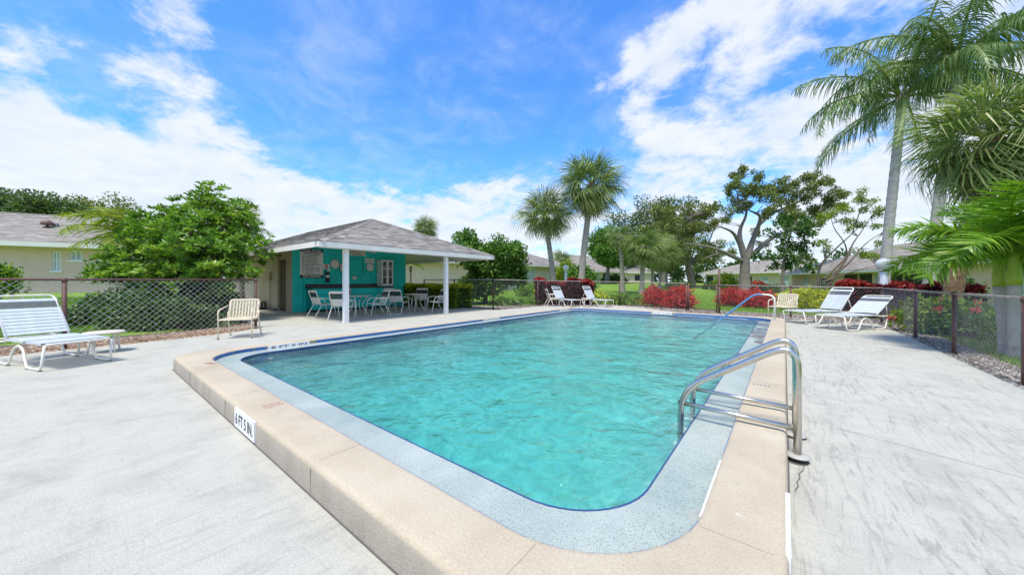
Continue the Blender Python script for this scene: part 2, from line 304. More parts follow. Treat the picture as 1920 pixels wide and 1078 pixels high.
# ------------------------------------------------------------------ mesh helpers
def link(o, parent=None):
    COL.objects.link(o)
    if parent is not None: o.parent = parent
    return o
def thing(name, label, cat, loc=(0, 0, 0), rz=0, group=None, kind=None):
    o = bpy.data.objects.new(name, None); COL.objects.link(o); o.empty_display_size = .2
    o.location = loc; o.rotation_euler = (0, 0, rz); o['label'] = label; o['category'] = cat
    if group: o['group'] = group
    if kind: o['kind'] = kind
    return o
def tag(o, label, cat, group=None):
    o['label'] = label; o['category'] = cat
    if group: o['group'] = group
    return o
def children(o): return [c for c in bpy.data.objects if c.parent == o]
def copy_tree(root, loc, rz, label, scale=None):
    kids = {}
    for c in bpy.data.objects:
        if c.parent: kids.setdefault(c.parent.name, []).append(c)
    r = root.copy(); COL.objects.link(r); r.location = loc; r.rotation_euler = (0, 0, rz); r['label'] = label
    if scale: r.scale = (scale,)*3
    def rec(o, p):
        for ch in kids.get(o.name, []):
            c = ch.copy(); COL.objects.link(c); c.parent = p; rec(ch, c)
    rec(root, r); return r
class MB:
    def __init__(s, off=(0, 0, 0)): s.v = []; s.f = []; s.a = []; s.off = off; s.has = False
    def add(s, vs, fs, rnd=None):
        n = len(s.v); s.v += [tuple(p) for p in vs]; s.f += [tuple(i+n for i in f) for f in fs]
        if rnd is not None: s.has = True
        s.a += [rnd if rnd is not None else .5]*len(fs); return s
    def box(s, x0, x1, y0, y1, z0, z1, mat=None, rnd=None):
        vs = [Vector(p) for p in ((x0, y0, z0), (x1, y0, z0), (x1, y1, z0), (x0, y1, z0), (x0, y0, z1), (x1, y0, z1), (x1, y1, z1), (x0, y1, z1))]
        if mat is not None: vs = [mat @ p for p in vs]
        return s.add(vs, [(3, 2, 1, 0), (4, 5, 6, 7), (0, 1, 5, 4), (1, 2, 6, 5), (2, 3, 7, 6), (3, 0, 4, 7)], rnd)
    def bar(s, p, q, w, h, rnd=None):      # rectangular bar from p to q (w sideways, h upwards)
        p, q = Vector(p), Vector(q); d = (q-p).normalized(); u = Vector((0, 0, 1)) if abs(d.z) < .95 else Vector((0, 1, 0))
        sd_ = d.cross(u).normalized(); u = sd_.cross(d).normalized(); a, b = sd_*w/2, u*h/2
        vs = [p-a-b, p+a-b, p+a+b, p-a+b, q-a-b, q+a-b, q+a+b, q-a+b]
        return s.add(vs, [(0, 1, 2, 3), (7, 6, 5, 4), (0, 4, 5, 1), (1, 5, 6, 2), (2, 6, 7, 3), (3, 7, 4, 0)], rnd)
    def tube(s, pts, r, n=8, cap=True, closed=False, rnd=None):
        P = [Vector(p) for p in pts]; m = len(P); rs = r if isinstance(r, (list, tuple)) else [r]*m
        T = []
        for i in range(m):
            a = P[(i-1) % m] if (i > 0 or closed) else P[i]; b = P[(i+1) % m] if (i < m-1 or closed) else P[i]
            d = (b-a); T.append(d.normalized() if d.length > 1e-9 else Vector((0, 0, 1)))
        u = T[0].orthogonal().normalized(); vs = []
        for i in range(m):
            u = (u-T[i]*u.dot(T[i])); u = u.normalized() if u.length > 1e-6 else T[i].orthogonal().normalized()
            w = T[i].cross(u)
            for k in range(n):
                a = 2*math.pi*k/n; vs.append(P[i]+(u*math.cos(a)+w*math.sin(a))*rs[i])
        fs = []
        for i in range(m if closed else m-1):
            j = (i+1) % m
            for k in range(n): fs.append((i*n+k, i*n+(k+1) % n, j*n+(k+1) % n, j*n+k))
        if cap and not closed: fs += [tuple(reversed(range(n))), tuple(range((m-1)*n, m*n))]
        return s.add(vs, fs, rnd)
    def lathe(s, prof, n=20, c=(0, 0, 0)):
        vs = []; fs = []
        for r_, z in prof:
            for k in range(n):
                a = 2*math.pi*k/n; vs.append((c[0]+r_*math.cos(a), c[1]+r_*math.sin(a), c[2]+z))
        for i in range(len(prof)-1):
            for k in range(n): fs.append((i*n+k, i*n+(k+1) % n, (i+1)*n+(k+1) % n, (i+1)*n+k))
        fs += [tuple(reversed(range(n))), tuple(range((len(prof)-1)*n, len(prof)*n))]
        return s.add(vs, fs)
    def mesh(s, name):
        me = bpy.data.meshes.new(name); o = s.off
        me.from_pydata([(p[0]-o[0], p[1]-o[1], p[2]-o[2]) for p in s.v], [], s.f)
        if s.has:
            at = me.attributes.new('rnd', 'FLOAT', 'FACE'); at.data.foreach_set('value', np.array(s.a, dtype=np.float32))
        return me
    def build(s, name, mat, parent=None, smooth=False, kind=None, label=None):
        me = s.mesh(name); me.materials.append(mat)
        if smooth: me.shade_smooth()
        o = link(bpy.data.objects.new(name, me), parent)
        if kind: o['kind'] = kind
        if label: o['label'] = label
        return o
def inst(name, me, parent, loc=(0, 0, 0), rot=(0, 0, 0), sc=None):
    o = link(bpy.data.objects.new(name, me), parent); o.location = loc; o.rotation_euler = rot
    if sc: o.scale = sc if isinstance(sc, tuple) else (sc,)*3
    return o
def smoothpath(pts, n=4):      # round the corners of a polyline
    P = [Vector(p) for p in pts]; out = [P[0]]
    for i in range(1, len(P)-1):
        a, b, c = P[i-1], P[i], P[i+1]; r = min((b-a).length, (c-b).length)*.45
        p, q = b+(a-b).normalized()*r, b+(c-b).normalized()*r
        for k in range(n+1):
            t = k/n; out.append(p.lerp(b, t).lerp(b.lerp(q, t), t))
    return out+[P[-1]]
def fillet(pts, r, n=6):
    P = [Vector(p) for p in pts]; out = [P[0]]
    for i in range(1, len(P)-1):
        a, b, c = P[i-1], P[i], P[i+1]; rr = min(r, (b-a).length*.49, (c-b).length*.49)
        p, q = b+(a-b).normalized()*rr, b+(c-b).normalized()*rr
        for k in range(n+1):
            t = k/n; out.append(p.lerp(b, t).lerp(b.lerp(q, t), t))
    return out+[P[-1]]
def text_mesh(body, height, width=None, bold=0.0):
    cu = bpy.data.curves.new('lettering', 'FONT'); cu.body = body; cu.size = 1; cu.align_x = 'CENTER'; cu.align_y = 'CENTER'; cu.offset = bold; cu.resolution_u = 3
    ob = bpy.data.objects.new('lettering', cu); COL.objects.link(ob)
    dg = bpy.context.evaluated_depsgraph_get(); me = bpy.data.meshes.new_from_object(ob.evaluated_get(dg))
    bpy.data.objects.remove(ob); bpy.data.curves.remove(cu)
    co = np.empty(len(me.vertices)*3, dtype=np.float32); me.vertices.foreach_get('co', co); co = co.reshape(-1, 3)
    lo, hi = co.min(0), co.max(0); co -= (lo+hi)/2; co[:, 1] *= height/(hi[1]-lo[1]); co[:, 0] *= (width/(hi[0]-lo[0]) if width else height/(hi[1]-lo[1]))
    co[:, 2] = 0
    me.vertices.foreach_set('co', co.ravel()); me.update(); return me
def quads_mesh(name, V, nq, rnd, mat):
    """V (nq*4,3) quads"""
    me = bpy.data.meshes.new(name); me.vertices.add(len(V)); me.vertices.foreach_set('co', np.ascontiguousarray(V, dtype=np.float32).ravel())
    me.loops.add(nq*4); me.loops.foreach_set('vertex_index', np.arange(nq*4, dtype=np.int32))
    me.polygons.add(nq); me.polygons.foreach_set('loop_start', np.arange(0, nq*4, 4, dtype=np.int32))
    at = me.attributes.new('rnd', 'FLOAT', 'FACE'); at.data.foreach_set('value', np.asarray(rnd, dtype=np.float32))
    me.materials.append(mat); me.update(calc_edges=True); return me
def unit(a): return a/np.maximum(np.linalg.norm(a, axis=-1, keepdims=True), 1e-9)
def leaf_quads(P, D, L, Wd, fold=.25):
    n = len(P); up = unit(nr.normal(size=(n, 3))+np.array([0, 0, .8])); s = unit(np.cross(D, up)); nn = np.cross(s, D)
    L = np.broadcast_to(L, (n,))[:, None]; Wd = np.broadcast_to(Wd, (n,))[:, None]
    V = np.empty((n, 4, 3)); V[:, 0] = P; V[:, 1] = P+D*L*.5+s*Wd/2+nn*Wd*fold; V[:, 2] = P+D*L-nn*L*.12; V[:, 3] = P+D*L*.5-s*Wd/2+nn*Wd*fold
    return V.reshape(-1, 3)
def leaf_obj(name, parent, mat, P, D, L, Wd, rnd=None, kind=None, label=None):
    n = len(P); me = quads_mesh(name, leaf_quads(P, D, L, Wd), n, nr.random(n) if rnd is None else rnd, mat)
    o = link(bpy.data.objects.new(name, me), parent)
    if kind: o['kind'] = kind
    if label: o['label'] = label
    return o
def rand_in_sphere(n):
    d = unit(nr.normal(size=(n, 3))); return d*(nr.random((n, 1))**.45)
def clump_leaves(clumps, per, flat=.75):
    """leaves scattered through a list of (centre, radius) clumps; outward directions"""
    Ps, Ds = [], []
    for c, r in clumps:
        k = max(4, int(per*r*r)); d = rand_in_sphere(k); p = d*np.array([r, r, r*flat]); Ps.append(np.array(c)+p)
        Ds.append(unit(unit(d+1e-6)*.7+nr.normal(size=(k, 3))*.6+np.array([0, 0, .15])))
    return np.concatenate(Ps), np.concatenate(Ds)

# ------------------------------------------------------------------ ground
def sm(a, b, x):
    t = np.clip((x-a)/(b-a), 0, 1); return t*t*(3-2*t)
def tz(x, y):
    x = np.asarray(x, float); y = np.asarray(y, float)
    D = FW[0]*x+FW[1]*y; lat = RT[0]*x+RT[1]*y; q = lat/np.maximum(D, 1)
    far = sm(19, 60, D)*(1.02-.72*sm(.35, .95, q))
    left = .62*sm(11.6, 17.5, -x)*sm(3.5, .8, y)
    return -.045+np.maximum(far, left)
def tzf(x, y): return float(tz(x, y))
PX0, PX1, PY0, PY1 = -6.4966, -.2952, 1.1173, 12.1488      # inner edge of the coping
CW = .295; HC = .1774
def ground():
    xs = np.unique(np.round(np.concatenate([np.linspace(-900, -130, 12), np.linspace(-120, -34, 30), np.linspace(-32, 14, 62), np.linspace(16, 120, 30), np.linspace(130, 900, 12), [-6.65, -.15]]), 3))
    ys = np.unique(np.round(np.concatenate([np.linspace(-900, -60, 10), np.linspace(-50, 26, 84), np.linspace(28, 120, 40), np.linspace(130, 900, 12), [.96, 12.3]]), 3))
    X, Y = np.meshgrid(xs, ys); Z = tz(X, Y); nx = len(xs)
    vs = np.stack([X.ravel(), Y.ravel(), Z.ravel()], 1); fs = []
    for j in range(len(ys)-1):
        for i in range(nx-1):
            if -6.66 < xs[i] and xs[i+1] < -.14 and .95 < ys[j] and ys[j+1] < 12.31: continue
            fs.append((j*nx+i, j*nx+i+1, (j+1)*nx+i+1, (j+1)*nx+i))
    me = bpy.data.meshes.new('lawn'); me.from_pydata(vs.tolist(), [], fs); me.materials.append(M['lawn']); me.shade_smooth()
    o = link(bpy.data.objects.new('lawn', me)); o['kind'] = 'structure'
ground()
def filled(name, outer, holes, z, thick, mat):
    bm = bmesh.new(); es = []
    for loop in [outer]+holes:
        vs = [bm.verts.new((x, y, z)) for x, y in loop]
        es += [bm.edges.new((vs[i], vs[(i+1) % len(vs)])) for i in range(len(vs))]
    bmesh.ops.triangle_fill(bm, use_beauty=True, use_dissolve=False, edges=es)
    for f in bm.faces:
        if f.normal.z < 0: f.normal_flip()
    if thick:
        g = bmesh.ops.extrude_face_region(bm, geom=list(bm.faces)); vv = [e for e in g['geom'] if isinstance(e, bmesh.types.BMVert)]
        bmesh.ops.translate(bm, vec=(0, 0, -thick), verts=vv); bmesh.ops.recalc_face_normals(bm, faces=list(bm.faces))
    me = bpy.data.meshes.new(name); bm.to_mesh(me); bm.free(); me.materials.append(mat)
    o = link(bpy.data.objects.new(name, me)); o['kind'] = 'structure'; return o
deck_outline = [(2.1, -9), (2.1, 2), (2.07, 7), (2.1, 11), (2.05, 14.15), (-3.2, 14.55), (-5.5, 16.3), (-7.2, 16.6), (-9.3, 14.2), (-9.55, 11.0), (-15, 11.1), (-23.2, 11.1), (-23.2, 3.6), (-14, 3.3), (-10.7, 3.05), (-10.1, 1.95), (-9.92, .7), (-9.9, -.8), (-9.8, -9)]
deck = filled('pool_deck', deck_outline, [[(-6.65, .96), (-.15, .96), (-.15, 12.3), (-6.65, 12.3)]], 0, .12, M['deck'])
# planting beds: soil sheets just above the lawn level
bed_l = filled('planting_bed', [(-9.7, -9), (-9.8, .7), (-10.0, 2.2), (-10.7, 3.2), (-15, 3.5), (-15, 1.8), (-12.6, .9), (-11.7, -1.4), (-11.3, -9)], [], -.036, 0, M['soil'])
bed_f = filled('planting_bed', [(-13.4, 11.0), (-9.4, 10.9), (-9.2, 14.0), (-7.1, 16.4), (-5.4, 16.2), (-3.2, 14.4), (2.0, 14.0), (2.0, 2), (2.0, -9), (2.65, -9), (2.7, 9), (3.2, 16.3), (-2.6, 17.2), (-6.6, 19.0), (-9.9, 17.2), (-11.4, 13.2), (-13.4, 12.6)], [], -.034, 0, M['soil'])

# ------------------------------------------------------------------ pool
def rrect(x0, x1, y0, y1, r, n=12):
    out = []
    for cx, cy, a0 in ((x1-r, y0+r, -90), (x1-r, y1-r, 0), (x0+r, y1-r, 90), (x0+r, y0+r, 180)):
        for k in range(n+1):
            a = R(a0+90*k/n); out.append((cx+r*math.cos(a), cy+r*math.sin(a)))
    return out
def densify(loop, step=.25):
    return loop
def rings(mb, loops):
    n = len(loops[0]); vs = [p for l in loops for p in l]; fs = []
    for i in range(len(loops)-1):
        for k in range(n): fs.append((i*n+k, i*n+(k+1) % n, (i+1)*n+(k+1) % n, (i+1)*n+k))
    return mb.add(vs, fs)
def L3(l, z): return [(x, y, z(x, y) if callable(z) else z) for x, y in l]
RI = .62
pool = bpy.data.objects.new('swimming_pool', None); COL.objects.link(pool); pool['kind'] = 'structure'
outer = lambda d, r=.30: rrect(PX0-CW-d, PX1+CW+d, PY0-CW-d+.0, PY1+CW+d, r)
inner = lambda d, r=RI: rrect(PX0+d, PX1-d, PY0+d, PY1-d, max(.1, r-d*.6))
mb = MB(); rings(mb, [L3(outer(.004), -.06), L3(outer(.003), .06), L3(outer(.0), HC-.035), L3(outer(-.006), HC-.015), L3(outer(-.018), HC-.004), L3(outer(-.04), HC),
                     L3(inner(-.02, RI), HC), L3(inner(-.002), HC-.002), L3(inner(.0055), HC-.008), L3(inner(.0055), HC-.0095), L3(inner(.002), HC-.0097), L3(inner(.002), HC-.08)])
coping = mb.build('coping', M['coping'], pool, True)
WE = .282
def shelf_z(x, y):
    right = float(sm(-1.3, -.62, x)); near = float(sm(2.2, 1.2, y))
    return .118-.016*right*float(sm(3.9, 5.0, y))+.004*near
mb = MB(); rings(mb, [L3(inner(0), shelf_z), L3(inner(.14), shelf_z), L3(inner(WE-.012), lambda x, y: shelf_z(x, y)+.003)])
mb.build('gutter_shelf', M['shelf'], pool, True)
mb = MB(); rings(mb, [L3(inner(WE-.012), lambda x, y: shelf_z(x, y)+.0035), L3(inner(WE-.002), lambda x, y: shelf_z(x, y)+.0045), L3(inner(WE), lambda x, y: shelf_z(x, y)), L3(inner(WE), -.03)])
mb.build('rim_tile_line', M['darktile'], pool)
def floor_z(x, y):      # shallow far end, deep near end
    return -.75-1.0*float(sm(10.5, 1.5, y))
mb = MB(); l0 = inner(WE+.002)
cv = [L3(l0, -.03), L3(l0, -.12)]
for a in np.linspace(.05, 1, 12):
    ins = WE+.002+1.7*(1-math.cos(a*math.pi/2)); zz = math.sin(a*math.pi/2)
    cv.append(L3(inner(ins), lambda x, y, zz=zz, a=a: -.12+(floor_z(x, y)-(.0 if a < 1 else .05)+.12)*zz))
rings(mb, cv)
mb.build('basin_wall', M['basin'], pool, True)
nx, ny = 14, 40; xs = np.linspace(PX0, PX1, nx); ys = np.linspace(PY0, PY1, ny)
mb = MB(); mb.add([(x, y, floor_z(x, y)-.001) for y in ys for x in xs], [(j*nx+i, j*nx+i+1, (j+1)*nx+i+1, (j+1)*nx+i) for j in range(ny-1) for i in range(nx-1)])
mb.build('basin_floor', M['basin'], pool, True)
# joint of dirt between coping and deck
mb = MB(); rings(mb, [L3(outer(.002), .004), L3(outer(.011, .30), .004)]); mb.build('joint_line', M['gap'], pool)
# blue waterline tiles under the coping, one by one
path = [Vector((x, y, 0)) for x, y in inner(0.0022)]; path.append(path[0])
seg = [(path[i+1]-path[i]).length for i in range(len(path)-1)]; tot = sum(seg)
def along(s_):
    s_ %= tot
    for i, L_ in enumerate(seg):
        if s_ <= L_: return path[i].lerp(path[i+1], s_/L_ if L_ else 0), (path[i+1]-path[i]).normalized()
        s_ -= L_
    return path[-1], (path[-1]-path[-2]).normalized()
def along_at(x, y):
    return min((k*.02 for k in range(int(tot/.02))), key=lambda s_: (along(s_)[0]-Vector((x, y, 0))).length)
TW = tot/round(tot/.152)
mbt = MB(); mbt.box(-TW/2+.0018, TW/2-.0018, -.0045, .0068, -.031, .031); tile_me = mbt.mesh('tile'); tile_me.materials.append(M['bluetile'])
markers = []       # (s, text) depth markers set in the tile line
for (px, py, txt) in ((539, 645, '8 FT 5 IN'), (933, 599, '5 FT 0 IN'), (1073, 581.5, '4 FT 0 IN'), (1246, 586, '3 FT 6 IN')):
    x, y = gp(px, py, HC-.03); markers.append((along_at(x, y), txt))
xr, yr = gp(1338, 905, HC); markers.append((along_at(PX1, yr), '8 FT 0 IN'))
ML = .29
for k in range(round(tot/TW)):
    s_ = (k+.5)*TW
    if any(abs(s_-m) < ML+TW*.5 for m, _ in markers): continue
    p, d = along(s_); inst('tile', tile_me, pool, (p.x, p.y, HC-.0405), (0, 0, math.atan2(d.y, d.x)))
def marker(p, d, txt, w, h, z, mat=None, tilt=math.pi/2, ink='navyink', lh=.62):
    mk = MB().box(-w/2, w/2, -.006, .0105, -h/2, h/2).build('depth_marker', M['whitetile'], pool)
    mk.location = (p[0], p[1], z); mk.rotation_euler = (0, 0, math.atan2(d[1], d[0]))
    me = text_mesh(txt, h*lh, w*.86, .012); me.materials.append(M[ink]); o = inst('lettering', me, mk, (0, .0122, 0), (math.pi/2, 0, math.pi)); return mk
for s_, txt in markers:
    p, d = along(s_); marker(p, d, txt, ML*2+TW*.2, .064, HC-.039)
# the large marker on the outer face, and one on the right hand outer face
xa, ya = gp(436, 760, HC-.02); xb, yb = gp(488, 800, HC-.02); ym = PY0-CW-.002
mx_ = (xa+xb)/2
mk = marker((mx_, ym), (-1, 0), '6 FT 5 IN.', .50, .15, HC-.085, ink='ink', lh=.60)
gx, gy = gp(1478, 970, HC)
marker((PX1+CW-.003, gy), (0, -1), '6 FT 0 IN', .50, .145, HC-.085, ink='ink')
# faded NO DIVING stencil tiles on top of the coping, chipped white marks
def topmark(px, py, w, h, rz, name='stencil_mark'):
    x, y = gp(px, py, HC); o = MB(); 
    for i in range(7):
        a = -w/2+w*i/6.5; o.box(a, a+w*.07, -h/2+rng.uniform(0, h*.2), h/2-rng.uniform(0, h*.3), 0, .0015)
    o.box(-w/2, w/2, -h/2-.012, -h/2, 0, .0015); o.box(-w/2, w/2, h/2, h/2+.012, 0, .0015)
    ob = o.build(name, M['redink'], pool); ob.location = (x, y, HC+.0005); ob.rotation_euler = (0, 0, rz)
topmark(512, 759, .13, .07, R(90)); 
topmark(395, 681, .16, .06, R(20))
x, y = gp(1428, 722, HC); o = MB()
for i in range(5): o.box(-.07+.03*i, -.055+.03*i, -.02, .02, 0, .0012)
ob = o.build('stencil_mark', M['footcap'], pool); ob.location = (x, y, HC+.0005)
for xj in (gp(604, 860, HC)[0], gp(985, 1040, HC)[0], -5.4, -3.9):
    o = MB(); yo = PY0-CW; o.box(xj-.0011, xj+.0011, yo+.045, PY0-.004, HC-.004, HC+.0012); o.box(xj-.0016, xj+.0016, yo-.0052, yo+.02, .012, HC-.03); o.build('coping_joint', M['jointtan'], pool)
for yj in (1.62, 4.3, 6.6, 9.0):
    MB().box(PX1+.004, PX1+CW-.045, yj-.001, yj+.001, HC-.004, HC+.0011).build('coping_joint', M['jointtan'], pool)
# gutter drain grate near the corner
gxx, gyy = gp(1305, 965, .124); o = MB()
for i in range(5): o.box(-.03, .03, -.03+.014*i, -.024+.014*i, 0, .004)
o.box(-.034, -.03, -.034, .034, 0, .004); o.box(.03, .034, -.034, .034, 0, .004)
ob = o.build('drain_grate', M['flange'], pool); ob.location = (gxx, gyy, .117); ob.rotation_euler = (0, 0, R(30))
# water: one closed body, rippled on top
def water():
    x0, x1, y0, y1 = -6.6, -.2, 1.02, 12.25; nx_, ny_ = 128, 224
    X, Y = np.meshgrid(np.linspace(x0, x1, nx_), np.linspace(y0, y1, ny_)); Z = np.full_like(X, .1085)
    for k in range(26):
        a = nr.uniform(0, 2*math.pi); wl = nr.uniform(.28, 1.3); kx, ky = math.cos(a)*2*math.pi/wl, math.sin(a)*2*math.pi/wl
        Z += .0011*wl*np.sin(kx*X+ky*Y+nr.uniform(0, 6.28)+.8*np.sin(.9*X+1.3*Y+k))
    edge = np.minimum.reduce([X-x0, x1-X, Y-y0, y1-Y]); 
    vs = np.stack([X.ravel(), Y.ravel(), Z.ravel()], 1).tolist()
    fs = [(j*nx_+i, j*nx_+i+1, (j+1)*nx_+i+1, (j+1)*nx_+i) for j in range(ny_-1) for i in range(nx_-1)]
    loop = [i for i in range(nx_)]+[j*nx_+nx_-1 for j in range(1, ny_)]+[(ny_-1)*nx_+i for i in range(nx_-2, -1, -1)]+[j*nx_ for j in range(ny_-2, 0, -1)]
    b0 = len(vs); vs += [[vs[i][0], vs[i][1], -2.6] for i in loop]; n = len(loop)
    fs += [(loop[k], b0+k, b0+(k+1) % n, loop[(k+1) % n]) for k in range(n)]
    fs.append(tuple(b0+k for k in reversed(range(n))))
    me = bpy.data.meshes.new('water'); me.from_pydata(vs, [], fs); me.materials.append(M['water']); me.shade_smooth()
    o = link(bpy.data.objects.new('water', me)); o['kind'] = 'structure'
water()
# cracks and the saw joint in the deck
def crack(pxs, w, name='deck_crack'):
    P = [Vector((*gp(*p), .003)) for p in pxs]; mb = MB(); 
    for a, b in zip(P, P[1:]):
        n = Vector((-(b-a).y, (b-a).x, 0)).normalized()*w/2; mb.add([a-n, b-n*.7, b+n*.7, a+n], [(0, 1, 2, 3)])
    o = mb.build(name, M['gap']); o['kind'] = 'structure'
crack([(1508, 872), (1506, 882), (1498, 888), (1500, 896), (1494, 904), (1497, 912), (1490, 921)], .006)
crack([(1620, 720), (1700, 735), (1790, 745), (1915, 772)], .003, 'deck_joint')
crack([(1512, 788), (1580, 806), (1680, 832), (1790, 862), (1920, 896)], .004, 'deck_joint')

# ------------------------------------------------------------------ pool rails
def near_rail():
    x0 = CAM[0]+.068; t = thing('pool_ladder', 'stainless steel grab rail ladder with two bent rails at near right pool edge', 'pool ladder', (0, 3.0, 0))
    for y in (0, .46):
        pts = fillet([(x0, y, -.05), (x0, y, .735), (-.05, y, .765), (-.62, y, .375), (-.685, y, .30), (-.685, y, -.75)], .16, 8)
        # one smooth bend at the top, one at the pool end
        pts = fillet([(x0, y, -.05), (x0, y, .80), (-.66, y, .345), (-.685, y, -.75)], .19, 10)
        MB().tube(pts, .0225, 14).build('rail', M['steel'], t, True)
        MB().tube([(x0, y, .215), (-.685, y, .235)], .017, 12).build('crossbar', M['steel'], t, True)
        MB().lathe([(.028, 0), (.066, .0), (.07, .005), (.062, .012), (.028, .016)], 24, (x0, y, .032 if y == 0 else .012)).build('flange', M['flange'], t, True)
        MB().lathe([(.0, 0), (.07, 0), (.07, .004), (0, .004)], 16, (x0-.01, y, .0015)).build('anchor_hole', M['gap'], t)
    for z in (-.15, -.4, -.65): MB().box(-.73, -.64, .02, .44, z, z+.03).build('tread', M['white'], t)
near_rail()
def far_rail():
    t = thing('pool_handrail', 'blue gripped handrail sloping down into the water by the red shrub', 'handrail', (0, 11.5, 0)); y = 0
    pts = fillet([(-.22, y, HC), (-.22, y, .84), (-.66, y, .86), (-1.85, y, -.25), (-2.3, y, -.65)], .16, 8)
    k = next(i for i, p in enumerate(pts) if p.x < -.5)
    MB().tube(pts[:k+1], .022, 12).build('post', M['offwhite'], t, True)
    MB().tube(pts[k:], .026, 12).build('grip', M['railblue'], t, True)
    MB().lathe([(.022, 0), (.06, 0), (.055, .014), (.022, .018)], 20, (-.22, y, HC)).build('flange', M['flange'], t, True)
far_rail()

# ------------------------------------------------------------------ buildings
def shingle_plane(mb, P0, P1, Q0, Q1, course=.14, tab=.3, lift=.012):
    """courses of shingle tabs between the eave P0-P1 and the ridge Q0-Q1"""
    P0, P1, Q0, Q1 = map(Vector, (P0, P1, Q0, Q1)); H = ((Q0+Q1)/2-(P0+P1)/2).length; n = max(3, int(H/course))
    nrm = (P1-P0).cross(((Q0+Q1)/2-P0)).normalized()
    if nrm.z < 0: nrm = -nrm
    for k in range(n):
        t0, t1 = k/n, min(1, (k+1.12)/n); a0, b0 = P0.lerp(Q0, t0), P1.lerp(Q1, t0); a1, b1 = P0.lerp(Q0, t1), P1.lerp(Q1, t1)
        L_ = (b0-a0).length
        if L_ < tab*.4: continue
        m = max(1, int(L_/tab)); off = rng.random()
        cuts = sorted({0.0, 1.0, *[min(1, max(0, (i+off)/m+rng.uniform(-.15, .15)/m)) for i in range(m)]})
        for u0, u1 in zip(cuts, cuts[1:]):
            up_ = nrm*(lift*rng.uniform(.6, 1.5))
            q = [a0.lerp(b0, u0)+up_, a0.lerp(b0, u1)+up_, a1.lerp(b1, u1)+nrm*.002, a1.lerp(b1, u0)+nrm*.002]
            e = [a0.lerp(b0, u0), a0.lerp(b0, u1)]
            r_ = min(1, max(0, rng.gauss(.5, .2)))
            mb.add(q+e, [(0, 1, 2, 3), (4, 5, 1, 0)], r_)
def cap_line(mb, a, b, w=.15, step=.2):
    a, b = Vector(a), Vector(b); d = (b-a).normalized(); s_ = d.cross(Vector((0, 0, 1))).normalized(); n = max(2, int((b-a).length/step))
    for i in range(n):
        p, q = a.lerp(b, i/n), a.lerp(b, (i+1.1)/n); z = Vector((0, 0, .03)); z2 = Vector((0, 0, .018)); dn = Vector((0, 0, -.05))
        mb.add([p+z, q+z2, q+s_*w+dn+z2, p+s_*w+dn+z, q-s_*w+dn+z2, p-s_*w+dn+z], [(0, 3, 2, 1), (0, 1, 4, 5)], min(1, max(0, rng.gauss(.55, .18))))
def hip_roof(parent, x0, x1, y0, y1, ze, rise, axis='x', hipA=True, hipB=True, mat='shingle', course=.14, tab=.3, fh=.16, soffit=True, ins=None):
    """roof over a rectangle, ridge along the axis; returns the roof part"""
    if axis == 'y':
        pass
    w = (y1-y0)/2 if axis == 'x' else (x1-x0)/2; a = w if ins is None else ins
    if axis == 'x':
        r0 = (x0+(a if hipA else 0), (y0+y1)/2, ze+rise); r1 = (x1-(a if hipB else 0), (y0+y1)/2, ze+rise)
        c = [(x0, y0, ze), (x1, y0, ze), (x1, y1, ze), (x0, y1, ze)]
        planes = [(c[0], c[1], r0, r1), (c[2], c[3], r1, r0)]
        ends = [((c[3], c[0]), r0, hipA), ((c[1], c[2]), r1, hipB)]
    else:
        r0 = ((x0+x1)/2, y0+(a if hipA else 0), ze+rise); r1 = ((x0+x1)/2, y1-(a if hipB else 0), ze+rise)
        c = [(x0, y0, ze), (x1, y0, ze), (x1, y1, ze), (x0, y1, ze)]
        planes = [(c[1], c[2], r0, r1), (c[3], c[0], r1, r0)]
        ends = [((c[0], c[1]), r0, hipA), ((c[2], c[3]), r1, hipB)]
    base = MB(); und = [Vector(p)-Vector((0, 0, .03)) for p in c]; rr0, rr1 = Vector(r0)-Vector((0, 0, .03)), Vector(r1)-Vector((0, 0, .03))
    vs = und+[rr0, rr1]
    if axis == 'x': fs = [(0, 1, 5, 4), (2, 3, 4, 5), (3, 0, 4), (1, 2, 5)]
    else: fs = [(1, 2, 5, 4), (3, 0, 4, 5), (0, 1, 4), (2, 3, 5)]
    base.add(vs, fs); roof = base.build('roof', M['fascia'], parent)
    sh = MB()
    for p in planes: shingle_plane(sh, *p, course, tab)
    for (ea, eb), r_, hip in ends:
        if hip: shingle_plane(sh, ea, eb, r_, r_, course, tab)
    cap_line(sh, r0, r1)
    for (ea, eb), r_, hip in ends:
        if hip: cap_line(sh, ea, r_); cap_line(sh, eb, r_)
    sh.build('shingles', M[mat], roof, kind='stuff')
    fb = MB(); t = .03
    for p, q in ((0, 1), (1, 2), (2, 3), (3, 0)):
        A, B = Vector(c[p]), Vector(c[q]); d = (B-A).normalized()*(t/2); nn = Vector((d.y, -d.x, 0)).normalized()*.012
        fb.bar(A-d*0+nn+Vector((0, 0, -fh/2-.012)), B+nn+Vector((0, 0, -fh/2-.012)), t, fh)
    fb.build('fascia', M['fascia'], roof)
    if soffit:
        sb = MB().box(x0+.05, x1-.05, y0+.05, y1-.05, ze-fh-.03, ze-fh-.005); sb.build('soffit', M['soffit'], roof)
    return roof

